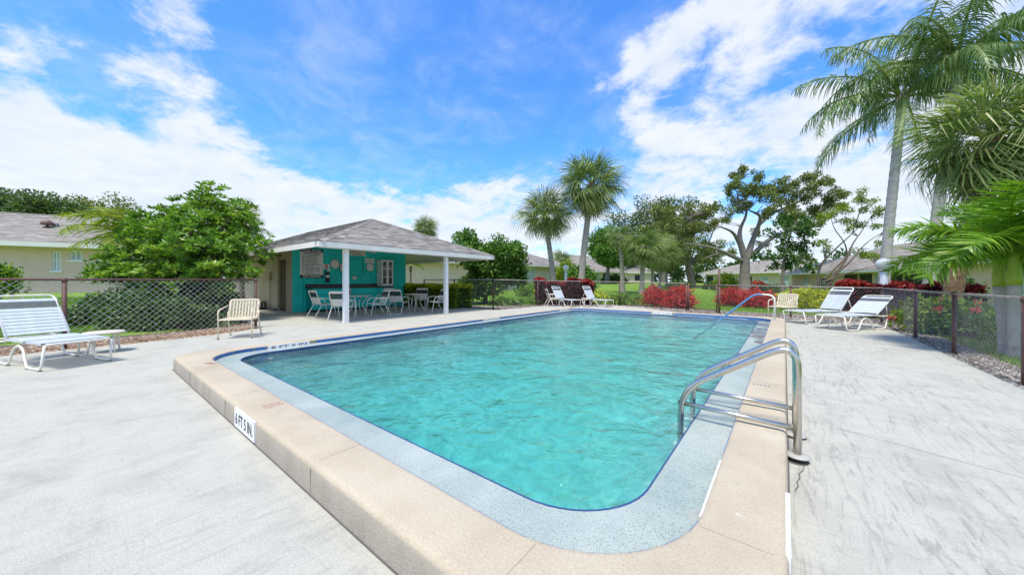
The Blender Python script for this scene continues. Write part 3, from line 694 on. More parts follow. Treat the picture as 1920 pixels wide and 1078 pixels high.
def hut():
    t = thing('pool_hut', 'teal and beige pool hut with grey shingled roof on two white posts', 'pool hut', (-15, 5.2, 0))
    off = (-15, 5.2, 0); B = lambda: MB(off)
    y0, y1 = 5.2, 10.32
    # teal front wall from separate boards with recessed grooves
    wl = B(); wl.box(-15.12, -15.02, y0+.01, y1, 0, 2.55); wl.build('wall', M['tealdark'], t)
    y = y0; k = 0
    while y < y1-.05:
        w = min(.405, y1-y); b_ = B().box(-15.02, -15.0+.002*(k % 2), y+.004, y+w-.006, .0, min(2.95, 2.25+.416*min(y-4.03, 11.12-y-w))); b_.build('board', M['teal'], t); y += w; k += 1
    # beige side wall, boards and the recessed doorway
    sw = B(); sw.box(-22.6, -15.13, y0+.10, y0+.2, 0, 2.5); sw.build('side_wall', M['browndoor'], t)
    x = -15.002
    for k, w in enumerate([.62, 'door', .5]+[.405]*16):
        if w == 'door':
            d = B().box(x-.86, x-.02, y0+.085, y0+.098, .0, 2.1); d.build('door', M['browndoor'], t)
            B().box(x-.86, x-.02, y0+.07, y0+.098, 2.1, 2.72).build('door_header', M['beigeboard'], t); x -= .88; continue
        b_ = B().box(x-w+.008, x, y0+.0, y0+.10, .0, 2.72); b_.build('siding_board', M['beigeboard'], t); x -= w
        if x < -22.4: break
    B().box(-22.6, -15.13, y1-.12, y1-.02, 0, 2.5).build('rear_wall', M['beigeboard'], t)
    B().box(-22.72, -22.6, y0+.1, y1-.02, 0, 2.5).build('end_wall', M['beigeboard'], t)
    # pipe and valve at the foot of the side wall
    pb = B(); pb.tube([(-17.3, y0-.05, 0), (-17.3, y0-.05, 1.45)], .022, 8); pb.box(-17.36, -17.24, y0-.1, y0-.001, 1.25, 1.6); pb.build('conduit', M['beigeboard'], t)
    pb = B(); pb.tube(smoothpath([(-18.1, y0-.1, 0), (-18.1, y0-.1, .35), (-17.7, y0-.1, .3), (-17.7, y0-.1, .06), (-16.4, y0-.12, .06)]), .04, 8); pb.box(-18.0, -17.5, y0-.35, y0-.12, 0, .1); pb.build('valve_pipes', M['black'], t)
    # roof: eaves, ridge, porch beam
    ze = 2.30; r = hip_roof(t_off := t, -23.2+15, -9.8+15, 4.03-5.2, 11.12-5.2, ze, 1.47, 'x', True, True, 'shingle', .14, .3, .15, soffit=False)
    bm_ = B(); bm_.box(-10.11, -9.99, 4.15, 11.0, 2.14, 2.24); bm_.build('porch_beam', M['white'], r)
    for yy in (4.88, 8.67):
        p = B(); p.box(-10.115, -9.985, yy-.065, yy+.065, .02, 2.14); p.box(-10.13, -9.97, yy-.08, yy+.08, 0, .02); p.build('post', M['white'], t)
    return t
hut()
WX = -14.995
def wp(px, py, X=WX):
    t_ = (px-960)/F; D = (X-CAM[0])/(FW[0]+t_*RT[0]); return CAM[1]+D*(FW[1]+t_*RT[1]), pz(py, D)
WALLROT = (math.pi/2, 0, math.pi/2)      # text facing +x
def wall_sign(name, label, px0, py0, px1, py1, mat, cat='sign', depth=.02):
    (ya, za), (yb, zb) = wp(px0, py0), wp(px1, py1); w, h = yb-ya, za-zb
    t = thing(name, label, cat, (WX+.005, (ya+yb)/2, (za+zb)/2))
    MB().box(0, depth, -w/2, w/2, -h/2, h/2).build('panel', mat, t); return t, w, h
def lines(t, w, h, rows, z0, z1, x, mat='ink', left=False):
    mb = MB(); 
    for i in range(rows):
        z = z0+(z1-z0)*i/max(1, rows-1); y = -w*.42; ln = w*(.84 if i % 5 else .6); e = y+ln*rng.uniform(.75, 1)
        if i == 0 or i == rows-1: y = -w*.3; e = w*.3
        while y < e:
            k = rng.uniform(.03, .09); mb.box(x, x+.002, y, min(y+k, e), z-(abs(z1-z0)/rows)*.27, z+(abs(z1-z0)/rows)*.2); y += k+.022
    mb.build('lettering', M[mat], t)
t, w, h = wall_sign('pool_rules_sign', 'tall white pool rules board with black bands on teal wall', 562.3, 465, 605.3, 521.6, M['white'])
MB().box(.02, .024, -w/2, w/2, h/2-.115*h, h/2).build('top_band', M['ink'], t); MB().box(.02, .024, -w/2, w/2, -h/2, -h/2+.105*h).build('bottom_band', M['ink'], t)
for txt, z, ww in (('POOL RULES', h/2-.057*h, .84), ('NO DIVING', -h/2+.052*h, .76)):
    me = text_mesh(txt, h*.066, w*ww, .022); me.materials.append(M['white']); inst('lettering', me, t, (.0262, 0, z), WALLROT)
lines(t, w, h, 17, h*.34, -h*.36, .021)
MB().box(.021, .0225, -w*.44, w*.44, h*.335+.012, h*.335+.03).build('underline', M['red'], t)
t, w, h = wall_sign('long_notice_board', 'wide pale notice board high on teal wall behind front post', 641, 466.5, 685.5, 480.5, M['tabletop']); lines(t, w, h, 5, h*.32, -h*.32, .021, 'footcap')
t, w, h = wall_sign('clock_notice', 'small white notice above the right hand wall clock', 684, 484.5, 701.5, 493.5, M['white']); lines(t, w, h, 3, h*.25, -h*.25, .021, 'footcap')
t, w, h = wall_sign('extinguisher_sign', 'small white and red sign above the fire extinguisher', 606, 495, 617, 504.5, M['white'])
MB().box(.02, .0225, -w*.24, w*.22, -h*.42, h*.42).build('red_panel', M['red'], t); MB().box(.0225, .0245, -w*.06, w*.06, -h*.3, h*.25).build('symbol', M['white'], t)
t, w, h = wall_sign('clipboard_notice', 'white paper in dark frame beside the left wall clock', 636.8, 494, 647, 509, M['ink'])
MB().box(.02, .0225, -w*.42, w*.42, -h*.44, h*.44).build('paper', M['white'], t); lines(t, w*.8, h, 6, h*.3, -h*.3, .0226, 'footcap')
t, w, h = wall_sign('dark_notice', 'small dark plaque under the framed paper on teal wall', 638, 510.5, 647, 515.5, M['tealdark'], 'sign'); lines(t, w, h, 2, h*.2, -h*.2, .021)
t, w, h = wall_sign('wall_outlet', 'white electrical outlet cover above the black countertop', 661, 518, 667.6, 523.5, M['white'], 'outlet')
for s_ in (-1, 1): MB().box(.02, .022, s_*w*.2-w*.08, s_*w*.2+w*.08, -h*.25, h*.25).build('socket', M['footcap'], t)
t, w, h = wall_sign('serving_hatch', 'teal painted shutter panel framed on the teal wall', 654, 484.5, 680.5, 517.5, M['teal'], 'hatch', .015)
for a, b, c, d in ((-w/2, w/2, h/2-.05, h/2), (-w/2, w/2, -h/2, -h/2+.05), (-w/2, -w/2+.05, -h/2+.05, h/2-.05), (w/2-.05, w/2, -h/2+.05, h/2-.05)): MB().box(.015, .04, a, b, c, d).build('frame_strip', M['tealdark'], t)
def clock(px, py, rpx, label, hand):
    y, z = wp(px, py); D = -FW[0]*0+((WX-CAM[0])*FW[0]+(y)*FW[1]); r = rpx*D/F*1.02
    t = thing('wall_clock', label, 'clock', (WX+.004, y, z), 0, 'round clocks on the teal wall')
    ro = Matrix.Rotation(math.pi/2, 4, 'Y')
    c = MB().lathe([(0, 0), (r, 0), (r, .02), (0, .0205)], 28); c.v = [ro @ Vector(p) for p in c.v]; c.build('dial', M['white'], t)
    c = MB(); c.tube([(.022, r*math.cos(a), r*math.sin(a)) for a in np.linspace(0, 2*math.pi, 28, False)], r*.09, 6, closed=True); c.build('rim', M['flange'], t, True)
    c = MB()
    for k in range(12):
        a = math.pi*k/6; c.bar((.0225, .72*r*math.cos(a), .72*r*math.sin(a)), (.0225, .88*r*math.cos(a), .88*r*math.sin(a)), .012, .002)
    c.build('hour_marks', M['ink'], t)
    for (a, l) in hand: MB().bar((.025, -.1*r*math.cos(a), -.1*r*math.sin(a)), (.025, l*r*math.cos(a), l*r*math.sin(a)), .012, .003).build('hand', M['ink'], t)
clock(627.6, 495.2, 8.2, 'larger round wall clock right of the pool rules board', [(R(65), .6), (R(150), .75)])
clock(693.6, 501.1, 7.2, 'smaller round wall clock beside the white glass cabinet', [(R(40), .55), (R(120), .7)])
def extinguisher():
    y, z = wp(612.7, 529); t = thing('fire_extinguisher', 'dark fire extinguisher hung on teal wall beside pool rules board', 'fire extinguisher', (WX+.09, y, z))
    MB().lathe([(0, 0), (.07, 0), (.078, .02), (.078, .33), (.055, .39), (.03, .42), (0, .43)], 16).build('cylinder', M['ink'], t, True)
    MB().lathe([(.0785, .19), (.0792, .195), (.0792, .29), (.0785, .295)], 16).build('label_band', M['white'], t)
    b = MB(); b.tube([(0, 0, .42), (0, 0, .5)], .018, 8); b.box(-.02, .02, -.02, .1, .47, .49); b.box(-.02, .02, -.02, .11, .505, .52); b.build('valve', M['steel'], t)
    b = MB(); b.tube(smoothpath([(.0, -.02, .47), (.0, -.12, .42), (.02, -.11, .2)], 4), .013, 6); b.build('hose', M['ink'], t)
    MB().box(-.09, -.07, -.03, .03, .2, .4).build('bracket', M['red'], t)
extinguisher()
def counter():
    ya, _ = wp(584, 536, -14.4); yb, _ = wp(738, 536, -14.4)
    t = thing('kitchen_counter', 'teal counter with black top along the hut wall', 'counter', (-14.7, ya, 0)); L_ = yb-ya; top = 1.0
    MB().box(-.28, .24, .04, L_-.02, .08, top-.07).build('carcass', M['tealdark'], t); MB().box(-.28, .16, .06, L_-.04, 0, .08).build('plinth', M['ink'], t)
    MB().box(-.285, .30, 0, L_, top-.07, top).build('countertop', M['black'], t); MB().box(-.285, -.26, 0, L_, top, top+.1).build('backsplash', M['black'], t)
    n = 5
    for k in range(n):
        a, b = .08+k*(L_-.14)/n, .08+(k+1)*(L_-.14)/n-.02
        MB().box(.241, .262, a, b, .68, top-.10).build('drawer', M['teal'], t); d = MB().box(.241, .262, a, b, .12, .65).build('door', M['teal'], t)
    return yb, top
yb, top = counter()
def cabinet():
    ya, z1 = wp(716, 487, -14.55); yb2, z0 = wp(737.5, 538, -14.55)
    w = yb2-ya; h = z1-top; t = thing('display_cabinet', 'white cabinet with two glazed doors standing on counter end', 'cabinet', (-14.78, (ya+yb2)/2, top))
    MB().box(-.2, .2, -w/2, w/2, 0, .03).build('bottom', M['white'], t); MB().box(-.2, .22, -w/2-.02, w/2+.02, h-.03, h).build('top', M['white'], t)
    for s_ in (-1, 1): MB().box(-.2, .2, min(s_*w/2, s_*(w/2-.02)), max(s_*w/2, s_*(w/2-.02)), .03, h-.03).build('side_panel', M['white'], t)
    MB().box(-.2, -.18, -w/2+.02, w/2-.02, .03, h-.03).build('back_panel', M['white'], t)
    for z in (.33, .63): MB().box(-.18, .17, -w/2+.02, w/2-.02, h*z, h*z+.015).build('shelf', M['white'], t)
    for s_ in (-1, 1):
        a, b = (-w/2+.003, -.003) if s_ < 0 else (.003, w/2-.003); d = MB(); f = .055
        d.box(.2, .222, a, a+f, .035, h-.035); d.box(.2, .222, b-f, b, .035, h-.035)
        for z in (.035, .035+(h-.07)*.32, .035+(h-.07)*.65, h-.035-f): d.box(.201, .221, a+f, b-f, z, z+(f if z in (.035, h-.035-f) else .03))
        do = d.build('door', M['white'], t); MB().box(.208, .213, a+f, b-f, .04, h-.04).build('pane', M['glass'], do)
        MB().lathe([(0, 0), (.014, 0), (.014, .02), (0, .02)], 8, (.235, -s_*-.0 + s_*.03, h*.5)).build('knob', M['ink'], do)
cabinet()
y, z = wp(699, 473, -13.4); t = thing('ceiling_light', 'white bowl ceiling light under the porch roof', 'ceiling light', (-13.4, y, z+.1))
MB().lathe([(.02, -.13), (.12, -.12), (.20, -.06), (.22, -.02), (.22, 0)], 20).build('bowl', M['globe'], t, True); MB().tube([(0, 0, 0), (0, 0, 1.2)], .012, 8).build('stem', M['white'], t); MB().lathe([(.235, -.02), (.24, 0), (.2, 0)], 20).build('rim', M['steel'], t)

# ---- neighbouring houses
def house(label, px0, D0, px1, D1, depth, ze, zb, rise, wall, roofm, windows=(), oh=.6, hipA=True, hipB=True, course=.22, tab=.5, fh=.2, name='house', extra=None, ins=None):
    """a house whose front wall runs from (px0,D0) to (px1,D1); local x along the front, y to the back"""
    a, b = Vector((*pt(px0, D0), 0)), Vector((*pt(px1, D1), 0)); L_ = (b-a).length; rz = math.atan2(b.y-a.y, b.x-a.x)
    t = thing(name, label, 'house', (a.x, a.y, 0), rz); wm = M[wall]
    # wall built round its openings
    cols = sorted({0.0, L_, *[u for w in windows for u in (w[0]*L_, w[1]*L_)]}); mb = MB()
    for u0, u1 in zip(cols, cols[1:]):
        ops = sorted([(w[2], w[3]) for w in windows if w[0]*L_ <= (u0+u1)/2 <= w[1]*L_]); z = zb-1
        for o0, o1 in ops:
            if o0 > z: mb.box(u0, u1, 0, .2, z, o0)
            z = o1
        if z < ze: mb.box(u0, u1, 0, .2, z, ze)
    mb.box(0, .2, .2, depth, zb-1, ze); mb.box(L_-.2, L_, .2, depth, zb-1, ze); mb.box(.2, L_-.2, depth-.2, depth, zb-1, ze)
    mb.build('wall', wm, t)
    for w in windows:
        u0, u1, z0, z1 = w[0]*L_, w[1]*L_, w[2], w[3]; kind = w[4]; nm = {'door': 'door', 'screen': 'screen_bay'}.get(kind, 'window'); f = .06
        mb = MB(); mb.box(u0, u1, .05, .11, z1-f, z1); mb.box(u0, u1, .05, .11, z0, z0+f); mb.box(u0, u0+f, .05, .11, z0+f, z1-f); mb.box(u1-f, u1, .05, .11, z0+f, z1-f)
        nv, nh = w[5] if len(w) > 5 else (1, 2)
        for i in range(1, nv): x = u0+(u1-u0)*i/nv; mb.box(x-.025, x+.025, .055, .105, z0+f, z1-f)
        for i in range(1, nh): z = z0+(z1-z0)*i/nh; mb.box(u0+f, u1-f, .056, .104, z-.02, z+.02)
        o = mb.build(nm, M['white' if kind != 'screen' else 'footcap'], t)
        if kind == 'door':
            MB().box(u0+f, u1-f, .07, .1, z0+f, z0+.9).build('lower_panel', M['white'], o); MB().box(u0+f, u1-f, .075, .09, z0+.9, z1-f).build('pane', M['curtain'], o)
        else:
            MB().box(u0+f, u1-f, .075, .085, z0+f, z1-f).build('screen' if kind == 'screen' else 'pane', M['screen' if kind == 'screen' else ('curtain' if kind == 'curtain' else 'glass')], o)
        if kind != 'screen' and kind != 'door': MB().box(u0-.08, u1+.08, -.06, .05, z0-.09, z0-.002).build('sill', M['white'], o)
    hip_roof(t, -oh, L_+oh, -oh, depth+oh, ze+.12, rise, 'x', hipA, hipB, roofm, course, tab, fh, ins=ins)
    return t, L_
# left neighbour
t, L_ = house('beige house with grey roof and two small windows at far left', -560, 14.5, 330, 22.0, 9, 3.25, .5, 2.1, 'stucco', 'shinglewarm',
      [(.651, .672, 1.8, 2.92, 'curtain', (2, 2)), (.695, .727, 2.42, 2.95, 'curtain', (2, 1)), (.82, .85, 1.5, 2.7, 'curtain', (2, 2))], oh=.7, course=.16, tab=.35, fh=.26)
v = MB(); v.lathe([(.06, -.35), (.06, .1), (.26, .12), (.27, .2), (.2, .32), (.08, .38), (0, .39)], 16, (L_*.585, 1.9, 4.45)); v.build('roof_vent', M['rust'], t, True)
v = MB(); v.box(L_*.602-.1, L_*.602+.1, 2.0, 2.2, 4.0, 4.7); v.build('flue_pipe', M['footcap'], t)
house('beige house behind the pool hut and low clipped hedge', 640, 27, 905, 33, 10, 2.95, -.2, 2.4, 'stucco', 'shingle', [(.12, .2, 1.2, 2.4, 'curtain', (2, 2))], oh=.7)
t, L_ = house('beige house with grey gabled roof left of two tall cabbage palms', 945, 35, 1062, 43, 12, 2.95, .3, 2.6, 'stucco2', 'shingle', [(.30, .46, 1.3, 2.7, 'curtain', (2, 2)), (.70, .8, .9, 2.7, 'screen', (2, 1))], oh=.7, hipA=False, hipB=True)
house('distant low house with white framed porch windows beyond the lawn', 1082, 60, 1166, 70, 10, 3.0, .6, 3.2, 'stucco2', 'shinglewarm', [(.34, .46, 1.1, 2.8, 'curtain', (2, 2)), (.54, .64, 1.0, 2.8, 'screen', (2, 1)), (.66, .76, 1.0, 2.8, 'curtain', (2, 2)), (.78, .9, 1.0, 2.8, 'screen', (3, 1))], oh=.8, hipA=False)
house('distant pale house at lawn end glimpsed behind the palm row', 1175, 82, 1225, 82, 9, 3.3, .6, 2.0, 'stucco2', 'shingle', [(.3, .5, 1.4, 2.8, 'screen', (2, 1))], oh=.7)
house('long beige house with grey hip roof behind the big oak trunk', 1322, 62, 1520, 46, 10, 2.55, -.1, 2.0, 'stucco2', 'shinglewarm',
      [(.02, .10, .5, 2.2, 'screen', (2, 1)), (.12, .19, .5, 2.2, 'door', (1, 1)), (.27, .33, .9, 2.1, 'glass', (2, 2)), (.41, .52, .7, 2.1, 'glass', (2, 1)), (.60, .67, .45, 2.1, 'door', (1, 1)), (.78, .84, .45, 2.1, 'door', (1, 1)), (.88, .96, .5, 2.1, 'screen', (1, 1))], oh=.8)
house('beige house with dark screened porch and white door behind the globe lamp', 1485, 36, 1760, 19.5, 10, 1.95, -.4, 2.2, 'stucco', 'shinglewarm',
      [(.14, .19, .2, 1.7, 'door', (1, 1)), (.30, .37, .5, 1.6, 'glass', (2, 2)), (.50, .60, .15, 1.8, 'screen', (1, 1)), (.605, .69, .15, 1.8, 'screen', (1, 1)), (.70, .755, .0, 1.8, 'door', (1, 1)), (.765, .85, .15, 1.8, 'screen', (2, 1)), (.855, .94, .15, 1.8, 'screen', (2, 1))], oh=.8, course=.2, tab=.4)
house('beige house with a curtained window behind the bright green palm', 1778, 18.6, 2250, 12, 9, 2.2, -.4, 2.0, 'stucco', 'shinglewarm', [(.36, .47, .6, 1.7, 'curtain', (2, 2)), (.7, .8, .6, 1.7, 'curtain', (2, 2))], oh=.7, course=.16, tab=.35)

# ------------------------------------------------------------------ globe lamps
def globe_lamp(px, D, pyc, dia, label):
    x, y = pt(px, D); z0 = tzf(x, y); zc = pz(pyc, D); r = dia/2
    t = thing('globe_lamp', label, 'lamp post', (x, y, z0), 0, 'white globe lamps'); h = zc-z0
    MB().tube([(0, 0, -.2), (0, 0, h-r*.9)], r*.42, 14).build('post', M['white'], t, True); MB().lathe([(r*.42, 0), (r*.62, .02), (r*.62, .1), (r*.5, .14)], 16, (0, 0, h-r*1.15)).build('collar', M['white'], t, True)
    MB().lathe([(r*math.sin(a), -r*math.cos(a)) for a in np.linspace(.35, math.pi-.02, 12)], 22, (0, 0, h)).build('globe', M['globe'], t, True)
globe_lamp(1657.5, 11.8, 496, .43, 'white globe lamp post before the dark screened porch')
globe_lamp(1061, 24, 502.5, .42, 'white globe lamp post between the two tall cabbage palms')

# ------------------------------------------------------------------ chain link fences
def fence(label, pts, ztop, post_at=None, wire='wire', rail='railgrey', pitch=.10, pr=.032, wr=.0024, midposts=2.6, tension=True, zb=.02):
    """pts: plan polyline; ztop: heights at its ends; posts at corners and every midposts metres"""
    P = [Vector((x, y, 0)) for x, y in pts]; o = P[0]; t = thing('chain_link_fence', label, 'fence', tuple(o)); L_ = [0]
    for a, b in zip(P, P[1:]): L_.append(L_[-1]+(b-a).length)
    T = L_[-1]; H = lambda s_: ztop[0]+(ztop[1]-ztop[0])*s_/T
    def at(s_, z):
        for i in range(len(P)-1):
            if s_ <= L_[i+1]+1e-6: break
        u = (s_-L_[i])/max(1e-6, L_[i+1]-L_[i]); p = P[i].lerp(P[i+1], u)-o; return Vector((p.x, p.y, z))
    if post_at is None:
        post_at = []
        for i in range(len(P)-1):
            n = max(1, round((L_[i+1]-L_[i])/midposts)); post_at += [L_[i]+(L_[i+1]-L_[i])*k/n for k in range(n)]
        post_at.append(T)
    for s_ in post_at:
        p = at(s_, 0); m = MB(); m.tube([p+Vector((0, 0, -.25)), p+Vector((0, 0, H(s_)-.02))], pr, 10); m.lathe([(pr*1.25, -.04), (pr*1.25, .0), (pr*.8, .03), (0, .035)], 10, (p.x, p.y, H(s_)))
        m.build('post', M['rust'], t, True)
    MB().tube([at(s_, H(s_)) for s_ in L_], .021, 8).build('top_rail', M[rail], t, True)
    m = MB(); nrm = 0
    h = max(ztop)-zb; n = int((T+h)/pitch)+1
    def clip(s0, sgn):
        # wire climbs 1:1 from the bottom at s0
        pts_ = []
        for z in np.linspace(zb, max(ztop)-.01, 5):
            s_ = s0+sgn*(z-zb)
            pts_.append((s_, z))
        out = []
        for (sa, za), (sb, zb_) in zip(pts_, pts_[1:]):
            lo, hi = min(sa, sb), max(sa, sb)
            if hi < 0 or lo > T: continue
            def ev(sx): return za+(zb_-za)*((sx-sa)/(sb-sa))
            a_, b_ = min(max(sa, 0), T), min(max(sb, 0), T)
            out.append((a_, ev(a_), b_, ev(b_)))
        return out
    for k in range(n+int(h/pitch)+1):
        for sgn in (1, -1):
            s0 = k*pitch-(h if sgn > 0 else 0)
            sg = clip(s0+rng.uniform(-.012, .012), sgn)
            if not sg: continue
            a = at(sg[0][0], min(sg[0][1], H(sg[0][0])-.01)); b = at(sg[-1][2], min(sg[-1][3], H(sg[-1][2])-.01))
            if len(P) > 2:
                for q in sg: m.tube([at(q[0], min(q[1], H(q[0]))), at(q[2], min(q[3], H(q[2])))], wr, 3, cap=False)
            elif (b-a).length > .01: m.tube([a+Vector((0, 0, 0)), b], wr, 3, cap=False)
    m.build('wire_mesh', M[wire], t)
    if tension: MB().tube([at(s_, zb+.01) for s_ in L_], .004, 4).build('tension_wire', M[wire], t)
    return t
fence('rusty brown chain link fence before the leafy bush at left', [(-9.75, -9.2), (-10.35, -.13), (-10.92, 2.97)], (1.22, 1.245), post_at=[2.9, 6.0, 9.09, 12.2], wire='wire', rail='rust', pitch=.115, wr=.0034)
fence('low chain link fence running behind the clipped yellow hedge', [(-15.0, 11.45), (-12.6, 11.4), (-10.0, 11.3)], (1.30, 1.29), wire='wiredark', midposts=2.5)
fence('chain link fence beside the small tree and pale armchair', [(-10.0, 11.3), (-9.75, 14.4), (-6.9, 17.9), (-3.25, 15.95)], (1.29, 1.12), wire='wiredark', midposts=3.2)
fence('far chain link fence before the yellow and red shrubs', [(-2.0, 15.55), (2.3, 15.15)], (1.06, 1.0), wire='wiredark', midposts=2.15)
fence('chain link fence running along the right side of the deck', [(2.3, 15.15), (2.25, 11.46), (2.25, 9.25), (2.22, 6.95), (2.2, 4.7), (2.2, -2)], (1.0, 1.0), wire='wiredark', wr=.0019, pitch=.085, post_at=[0, 3.69, 5.9, 8.2, 10.45, 17.1], pr=.034)
def gate():
    a, b = Vector((-3.25, 15.95, 0)), Vector((-2.0, 15.55, 0)); t = thing('fence_gate', 'brown framed chain link gate with view onto the open lawn', 'gate', tuple(a)); d = b-a; u = d.normalized(); L_ = d.length
    for s_, h, r_ in ((.0, 1.15, .03), (.09, 1.12, .024), (L_-.1, 1.12, .024)): p = u*s_; MB().tube([p+Vector((0, 0, -.2)), p+Vector((0, 0, h))], r_, 10).build('post', M['rust'], t, True)
    p = u*(L_-.01); MB().tube([p+Vector((0, 0, -.2)), p+Vector((0, 0, 1.72))], .032, 10).build('latch_post', M['rust'], t, True)
    for z in (.08, 1.04): MB().tube([u*.09+Vector((0, 0, z)), u*(L_-.1)+Vector((0, 0, z))], .02, 8).build('rail', M['rust'], t, True)
    m = MB()
    for k in range(-10, 24):
        for sg in (1, -1):
            s0 = k*.1 if sg > 0 else k*.1; pts_ = []
            z0, z1 = .09, 1.03; sa, sb = s0, s0+sg*(z1-z0); lo, hi = .1, L_-.11
            def cl(sx): return min(max(sx, lo), hi)
            if max(sa, sb) < lo or min(sa, sb) > hi: continue
            ca, cb = cl(sa), cl(sb); za, zb_ = z0+(ca-sa)*sg, z0+(cb-sa)*sg
            m.tube([u*ca+Vector((0, 0, za)), u*cb+Vector((0, 0, zb_))], .0026, 3, cap=False)
    m.build('wire_mesh', M['wiredark'], t)
gate()

# ------------------------------------------------------------------ furniture
def chaise(label, loc, rz, back=50, grp='strap chaise longues on the deck', sc=1):
    t = thing('chaise_longue', label, 'chaise longue', (*loc, 0), rz, grp); t.scale = (sc,)*3; w = .31; zs = .355; r = .0145
    fr = M['offwhite']; hx = -.70; bl = .80; ba = R(back); bc, bsn = math.cos(ba), math.sin(ba)
    # seat frame: U round the foot end, straight rails
    pts = [(-1.36, -w, zs-.03), (hx-.1, -w, zs-.03), (hx+.05, -w, zs), (.50, -w, zs), (.50, w, zs), (hx+.05, w, zs), (hx-.1, w, zs-.03), (-1.36, w, zs-.03)]
    MB().tube(fillet(pts, .07, 5), r, 10).build('seat_frame', fr, t, True)
    bp = [(hx+.0, -w+.02, zs+.012), (hx-bl*bc, -w+.02, zs+.012+bl*bsn), (hx-bl*bc, w-.02, zs+.012+bl*bsn), (hx+.0, w-.02, zs+.012)]
    MB().tube(fillet(bp, .08, 6), r, 10).build('back_frame', fr, t, True)
    for s_ in (-1, 1):
        y = s_*w
        # W shaped legs on each side: two sleds joined by a raised arch
        p = [(.49, y, zs-.01), (.43, y+s_*.015, .02), (.03, y+s_*.015, .02), (-.13, y, zs-.10), (-.26, y, zs-.045), (-.42, y, zs-.10), (-.53, y+s_*.015, .02), (-.95, y+s_*.015, .02), (-1.10, y, zs-.04)]
        lg = MB().tube(fillet(p, .06, 5), r, 10).build('leg', fr, t, True)
        for x in (.40, .06, -.56, -.92): MB().box(x-.025, x+.025, y+s_*.015-.018, y+s_*.015+.018, 0, .012).build('foot_cap', M['footcap'], lg)
        MB().tube([(hx-bl*.55*bc, y*.93, zs+bl*.55*bsn), (-1.12, y*.93, zs-.02)], .010, 8).build('back_prop', fr, t, True)
    MB().tube([(-1.25, -w, zs-.03), (-1.25, w, zs-.03)], .011, 8).build('cross_tube', fr, t, True)
    sw = .052; st = MB(); st.box(-sw/2, sw/2, -w-.004, w+.004, -.002, .002); st.box(-sw/2, sw/2, -w-.016, -w-.012+.004, -.02, .0); st.box(-sw/2, sw/2, w+.008, w+.016, -.02, .0)
    me_w = st.mesh('strap'); me_w.materials.append(M['strap']); me_g = me_w.copy(); me_g.materials.clear(); me_g.materials.append(M['strapgrey'])
    for k in range(18):
        x = hx+.08+k*.0635
        if x > .46: break
        inst('strap', me_g if k in (9, 17) else me_w, t, (x, 0, zs+r+.002))
    for k in range(12):
        d = .06+k*.0625
        if d > bl-.06: break
        inst('strap', me_g if k in (8, 9) else me_w, t, (hx-d*bc, 0, zs+.012+d*bsn+r+.002), (0, ba, 0), (1.0, .945, 1))
    return t
ax = math.atan2(.318, .948)
chaise('white strap chaise longue with grey bands standing nearest at left', (-8.30, -.12), ax, 50)
chaise('strap chaise longue leaning steeply before yellow shrubs on right', (.527, 13.16), math.atan2(-.71, -.70), 55)
chaise('strap chaise longue with low backrest before the wine red hedge', (1.15, 12.04), math.atan2(-.81, -.58), 35)
chaise('left of two strap chaise longues beyond the far pool end', pt(1068, 16.7), math.atan2(-.30, .95), 58, sc=.92)
chaise('strap chaise longue beyond pool end beside the yellow seedlings', pt(1129, 16.6), math.atan2(-.25, .97), 60, sc=.92)
def side_table(label, loc, r_=.24, h=.40, legs=3):
    t = thing('side_table', label, 'side table', (*loc, 0), 0, 'small round side tables')
    MB().lathe([(0, h-.03), (r_-.01, h-.03), (r_, h-.022), (r_, h-.006), (r_-.01, h), (0, h)], 28).build('tabletop', M['tabletop'], t)
    for k in range(legs):
        a = 2*math.pi*k/legs+.55; MB().tube([(r_*.74*math.cos(a), r_*.74*math.sin(a), h-.03), (r_*.86*math.cos(a), r_*.86*math.sin(a), 0)], .013, 8).build('leg', M['offwhite'], t, True)
side_table('small round cream table beside the nearest chaise at left', (-9.12, .30), .245, .35, 4)
side_table('small round table between the two far chaise longues', pt(1099, 16.4), .22, .42)
